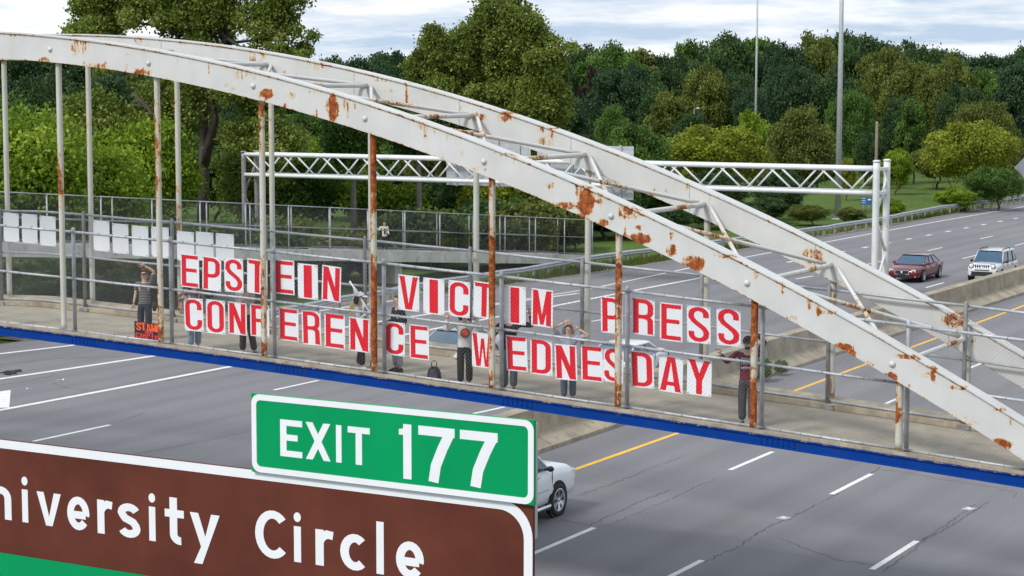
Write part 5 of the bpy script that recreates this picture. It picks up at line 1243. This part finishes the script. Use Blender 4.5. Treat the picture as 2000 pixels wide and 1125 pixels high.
C_BLACK, C_WHITE, C_GREY, C_MAROON, C_PURPLE = cloth('black_cloth', (.012, .012, .014)), cloth('white_cloth', (.62, .6, .56)), cloth('grey_cloth', (.27, .27, .31)), cloth('maroon_cloth', (.13, .012, .026)), cloth('purple_cloth', (.04, .025, .1))
C_LILAC, C_CHAR, C_BROWN = cloth('lilac_check', (.36, .36, .44), .3), cloth('charcoal_cloth', (.055, .055, .062)), cloth('dark_brown_cloth', (.03, .02, .018))
H_BROWN, H_DARK, H_GREY, H_RED = cloth('hair_brown', (.09, .05, .03), .3), cloth('hair_dark', (.025, .018, .015), .3), cloth('hair_grey', (.36, .32, .28), .3), cloth('hair_auburn', (.15, .06, .03), .3)
S_WHITE, S_BLACK = cloth('shoe_white', (.6, .6, .6)), cloth('shoe_black', (.015, .015, .015))
def hang(sg, fwd=0): return ((sg * .26, -.06 - fwd, .86), (0, .6, -.4))
# heading: local -Y is forward; rotate so that it points to the camera (x 0, y 0)
def facing(p, off=0.0):
    v = Vector((-p.x, -p.y)); return math.atan2(v.y, v.x) + math.pi / 2 + off
p = on_deck(284, 664); person('person in striped top and sunglasses waving one raised arm', p, facing(p, -.25), 1.66, striped(), C_DARKJ, H_RED, S_BLACK, {'l': hang(-1), 'r': ((.04, -.12, 1.80), (1, 0, .1))}, SKIN2, 'short', long_sleeve=False, glasses=True,
    extra=lambda o, k, V, A: MB().ball(V(.23, .02, .80), .1, 8, 6, (.55, .8, 1.1)).build('shoulder_bag', M_DARK, o, True))
p = on_deck(380, 683); person('person with long dark hair and pale jeans behind the letter C placard', p, facing(p, .2), 1.66, cloth('print_top', (.2, .17, .18), .6), C_LJEAN, H_DARK, S_WHITE, {'l': ((-.3, -.2, 1.25), (-.3, .5, -.5)), 'r': hang(1, .1)}, SKIN2, 'long', stride=.12)
p = on_deck(486, 694); person('person in dark trousers standing behind the letter F placard', p, facing(p, -.9), 1.68, cloth('pink_top', (.42, .3, .28)), C_BROWN, H_BROWN, cloth('shoe_rust', (.13, .04, .025)), {'l': ((-.2, -.3, 1.2), (0, .6, -.5)), 'r': ((.2, -.28, 1.3), (0, .5, -.6))}, SKIN2, 'mid', stride=.2)
p = on_deck(704, 722); person('person in white cap and pale top with a flag over one shoulder', p, facing(p, 1.0), 1.68, cloth('pale_top', (.42, .42, .45)), C_BLACK, H_DARK, S_WHITE, {'l': ((-.12, -.3, 1.3), (-.2, .4, -.6)), 'r': ((.1, -.34, 1.42), (.3, .4, -.6))}, SKIN2, 'mid', cap=cloth('white_cap', (.74, .74, .74), .05), stride=.22, skirt=None)
PFLAG = p.copy()
p = on_deck(778, 726); person('person in black and purple jacket and grey trousers facing the white cap', p, facing(p, -1.1), 1.68, C_BLACK, C_GREY, H_BROWN, S_BLACK, {'l': ((-.2, -.28, 1.08), (0, .6, -.4)), 'r': ((.22, -.1, .95), (0, .6, -.4))}, SKIN2, 'short',
    extra=lambda o, k, V, A: skin_mesh('jacket_panel', [V(.06, .06, .98), V(.07, .07, 1.3)], [(0, 1)], [(.13 * k, .09 * k), (.13 * k, .08 * k)], C_PURPLE, o))
def emblem(o, k, V, A):
    MB().lathe([(0, .105 * k), (-.012, .1 * k)], V(0, -.13, 1.21), 'y', 20).build('chest_emblem', cloth('emblem_dark', (.05, .03, .03)), o)
    MB().lathe([(0, .085 * k), (-.006, .075 * k)], V(0, -.143, 1.21), 'y', 9).build('chest_emblem_centre', cloth('emblem_red', (.5, .06, .03), .5), o)
p = on_deck(908, 756); person('person in white sweater with round red emblem raising both hands', p, facing(p, .05), 1.63, C_WHITE, C_BLACK, H_DARK, S_BLACK, {'l': ((-.40, -.18, 1.53), (-.3, .1, -1)), 'r': ((.24, -.2, 1.50), (.5, .1, -1))}, SKIN2, 'mid', bulk=1.18, extra=emblem)
p = on_deck(994, 766); person('person in black top and jeans mostly behind the hanger', p, facing(p, .1), 1.74, C_BLACK, cloth('slate_jeans', (.07, .085, .11)), H_DARK, S_BLACK, {'l': ((-.25, -.25, 1.3), (-.3, .4, -.5)), 'r': ((.42, -.12, 1.62), (.3, .2, -1))}, SKIN, 'short', bulk=1.15)
p = on_deck(1110, 784); person('grey-haired person in lilac shirt and jeans waving both arms', p, facing(p, 0), 1.6, C_LILAC, C_JEAN, H_GREY, S_BLACK, {'l': ((-.1, -.12, 1.74), (-1, 0, -.3)), 'r': ((.22, -.1, 1.6), (.7, 0, -.7))}, SKIN2, 'mid', long_sleeve=False, bulk=1.1)
def chest_text(o, k, V, A):                                  # worn, unreadable white print
    rr = random.Random(2)
    for z0, h, n in ((1.27, .06, 6), (1.185, .08, 5), (1.10, .065, 6)):
        for i in range(n):
            x0 = -.11 + i * (.22 / n); a, b = rr.uniform(0, .25), rr.uniform(.7, 1)
            mb = MB(); glyph_mesh(mb, [[(.1, a), (.1, b)], [(.1, b), (.75, b - rr.uniform(0, .3))], [(.75, b), (.7, a + rr.uniform(0, .4))]], .24, lambda u, v, w_: V(x0 + u * .2 / n, -.128 - w_, z0 + v * h), .004); mb.build('shirt_print', S_WHITE, o)
p = on_deck(1459, 832); maroon = person('bearded person in maroon printed shirt and dark cap holding out one arm', p, facing(p, -.15), 1.75, C_MAROON, C_CHAR, H_DARK, S_BLACK, {'l': ((-.5, -.22, 1.42), (-.2, .2, -1)), 'r': ((.16, -.16, 1.82), (1, .2, -.2))}, SKIN2, 'short', cap=C_BLACK, bulk=1.12,
    extra=lambda o, k, V, A: (chest_text(o, k, V, A), MB().ball(V(0, -.055, 1.515), .056, 8, 6, (1.05, .8, .7)).build('beard', H_DARK, o, True)))
q = RP(8.0, 1.4); person('person in open white shirt leaning on the ramp fence', (q.x, q.y, q.z - FH), R(40), 1.72, C_WHITE, C_BLACK, H_DARK, S_BLACK, {'l': ((-.45, -.2, 1.35), (-.2, .3, -1)), 'r': ((.2, -.25, 1.05), (0, .5, -.5))}, SKIN, 'short',
    extra=lambda o, k, V, A: skin_mesh('dark_vest', [V(0, -.03, .95), V(0, -.03, 1.33)], [(0, 1)], [(.06 * k, .13 * k), (.06 * k, .12 * k)], C_BLACK, o))

# things people brought -------------------------------------------------------
fl = thing('flag', 'white and yellow flag on a pale pole beside the white cap', 'flag', PFLAG)
P0, P1 = ony(684, 551, PFLAG.y + .1), ony(722, 610, PFLAG.y - .15); P2 = P0 + (P1 - P0) * 1.6
MB().tube([P0, P1], .016, 6).build('pole', M_SWHITE, fl, True, local=False)
MB().ball(P0, .028, 8, 6).build('finial', M_SWHITE, fl, True, local=False)
F_W, F_Y = cloth('flag_white', (.6, .62, .62)), cloth('flag_yellow', (.75, .62, .16))
def flag_sheet(v0, v1, nm, mt, dy=0.0):
    rings = []
    for i in range(9):
        t = i / 8; a = P0.lerp(P1, .05 + .75 * t); ln = .62 * (1 - .5 * t); r = []
        for j in range(5):
            v = v0 + (v1 - v0) * j / 4; r.append(a + Vector((.05 * math.sin(v * 5 + t * 4) - .04 * v, .05 * math.sin(t * 9 + v * 3) + dy, -ln * v)))
        rings.append(r)
    k = MB(); k.loft(rings, cap=False, closed=False); return k.build(nm, mt, fl, True, local=False)
flag_sheet(0.03, .5, 'white_field', F_W); flag_sheet(.5, 1.0, 'yellow_field', F_Y)
c = P0.lerp(P1, .55) + Vector((-.1, -.08, -.28)); MB().lathe([(0, .085), (-.006, .085)], c, 'y', 18).build('flag_roundel', F_Y, fl, local=False)
# neon-lettered poster leaning on the fence
pa, pb = ony(263, 640, YFN + .09), ony(318, 648, YFN + .09); zt0 = ony(263, 628, YFN + .09).z; zb0 = ony(263, 666, YFN + .09).z
po = thing('protest_poster', 'black hand-lettered poster with neon orange words against the fence', 'poster', ((pa.x + pb.x) / 2, YFN + .09, zb0))
W_, H_ = pb.x - pa.x, zt0 - zb0; sl_ = ev(PR, -28) - ev(PR, -29)
pf = lambda u, v, w_: (u, -w_, v + sl_ * u)
MB().prism([(-W_ / 2, 0), (W_ / 2, 0), (W_ / 2, H_), (-W_ / 2, H_)], pf, .008).build('board', cloth('poster_black', (.03, .01, .012)), po)
N_O, N_P, N_R = cloth('neon_orange', (1.0, .115, .02), .05), cloth('neon_pink', (.9, .02, .14), .05), cloth('neon_red', (.85, .035, .03), .05)
def poster_line(txt, z0, h, x0, x1, mt):
    n = len(txt); cw = (x1 - x0) / n
    for i, ch in enumerate(txt):
        st, t, gw = condensed(ch); s_ = cw * .92 / gw
        mb = MB(); glyph_mesh(mb, st, t * 1.25, lambda u, v, w_: pf(x0 + i * cw + u * s_ + .01 * math.sin(v * 3 + i), z0 + v * h + .008 * math.sin(i * 2.3), .0085 + w_), .001); mb.build('lettering', mt, po)
poster_line('STAMP', H_ * .56, H_ * .38, -W_ * .44, W_ * .47, N_O); poster_line('OUT', H_ * .43, H_ * .1, -W_ * .12, W_ * .2, N_P); poster_line('FASCISM', H_ * .06, H_ * .34, -W_ * .46, W_ * .47, N_R)
# backpack
b = on_deck(848, 748); bp = thing('backpack', 'small black backpack standing on the footbridge deck', 'backpack', b, .3)
MB().loft([[(x * s, y_ * s * .9, z) for x, y_ in [(.15 * math.cos(j * math.pi / 6), .1 * math.sin(j * math.pi / 6)) for j in range(12)]] for z, s in ((0, .9), (.05, 1.05), (.2, 1.0), (.3, .75), (.34, .35))]).build('bag', M_DARK, bp, True)
MB().tube([(-.05, 0, .32), (-.06, 0, .42), (0, 0, .47), (.06, 0, .42), (.05, 0, .32)], .01, 6).build('handle', M_DARK, bp, True)
MB().cbox((0, -.1, .12), (.18, .05, .14)).build('pocket', C_CHAR, bp)
for px, py, lb in ((726, 716, 'grey drink can standing by the bottom fence rail'), (893, 700, 'crumpled white bag lying on the deck by the far kerb')):
    b = on_deck(px, py); o = thing('drink_can' if 'can' in lb else 'plastic_bag', lb, 'can' if 'can' in lb else 'bag', b)
    if 'can' in lb:
        MB().lathe([(0, .03), (.01, .035), (.12, .035), (.14, .026)], (0, 0, 0), 'z', 12).build('can_body', M_GALVD, o, True); MB().lathe([(.141, .024), (.145, .022)], (0, 0, 0), 'z', 10).build('lid', M_ALU, o)
    else:
        rg = np.random.default_rng(1); MB().loft([[(.1 * s * math.cos(a) * rg.uniform(.7, 1.2), .08 * s * math.sin(a) * rg.uniform(.7, 1.2), z) for a in [j * .7 for j in range(9)]] for z, s in ((0, 1), (.04, 1.1), (.08, .7), (.12, .2))]).build('bag_body', S_WHITE, o, True); MB().tube([(0, 0, .11), (.03, 0, .17), (.06, .01, .1)], .008, 5).build('bag_loop', S_WHITE, o, True)
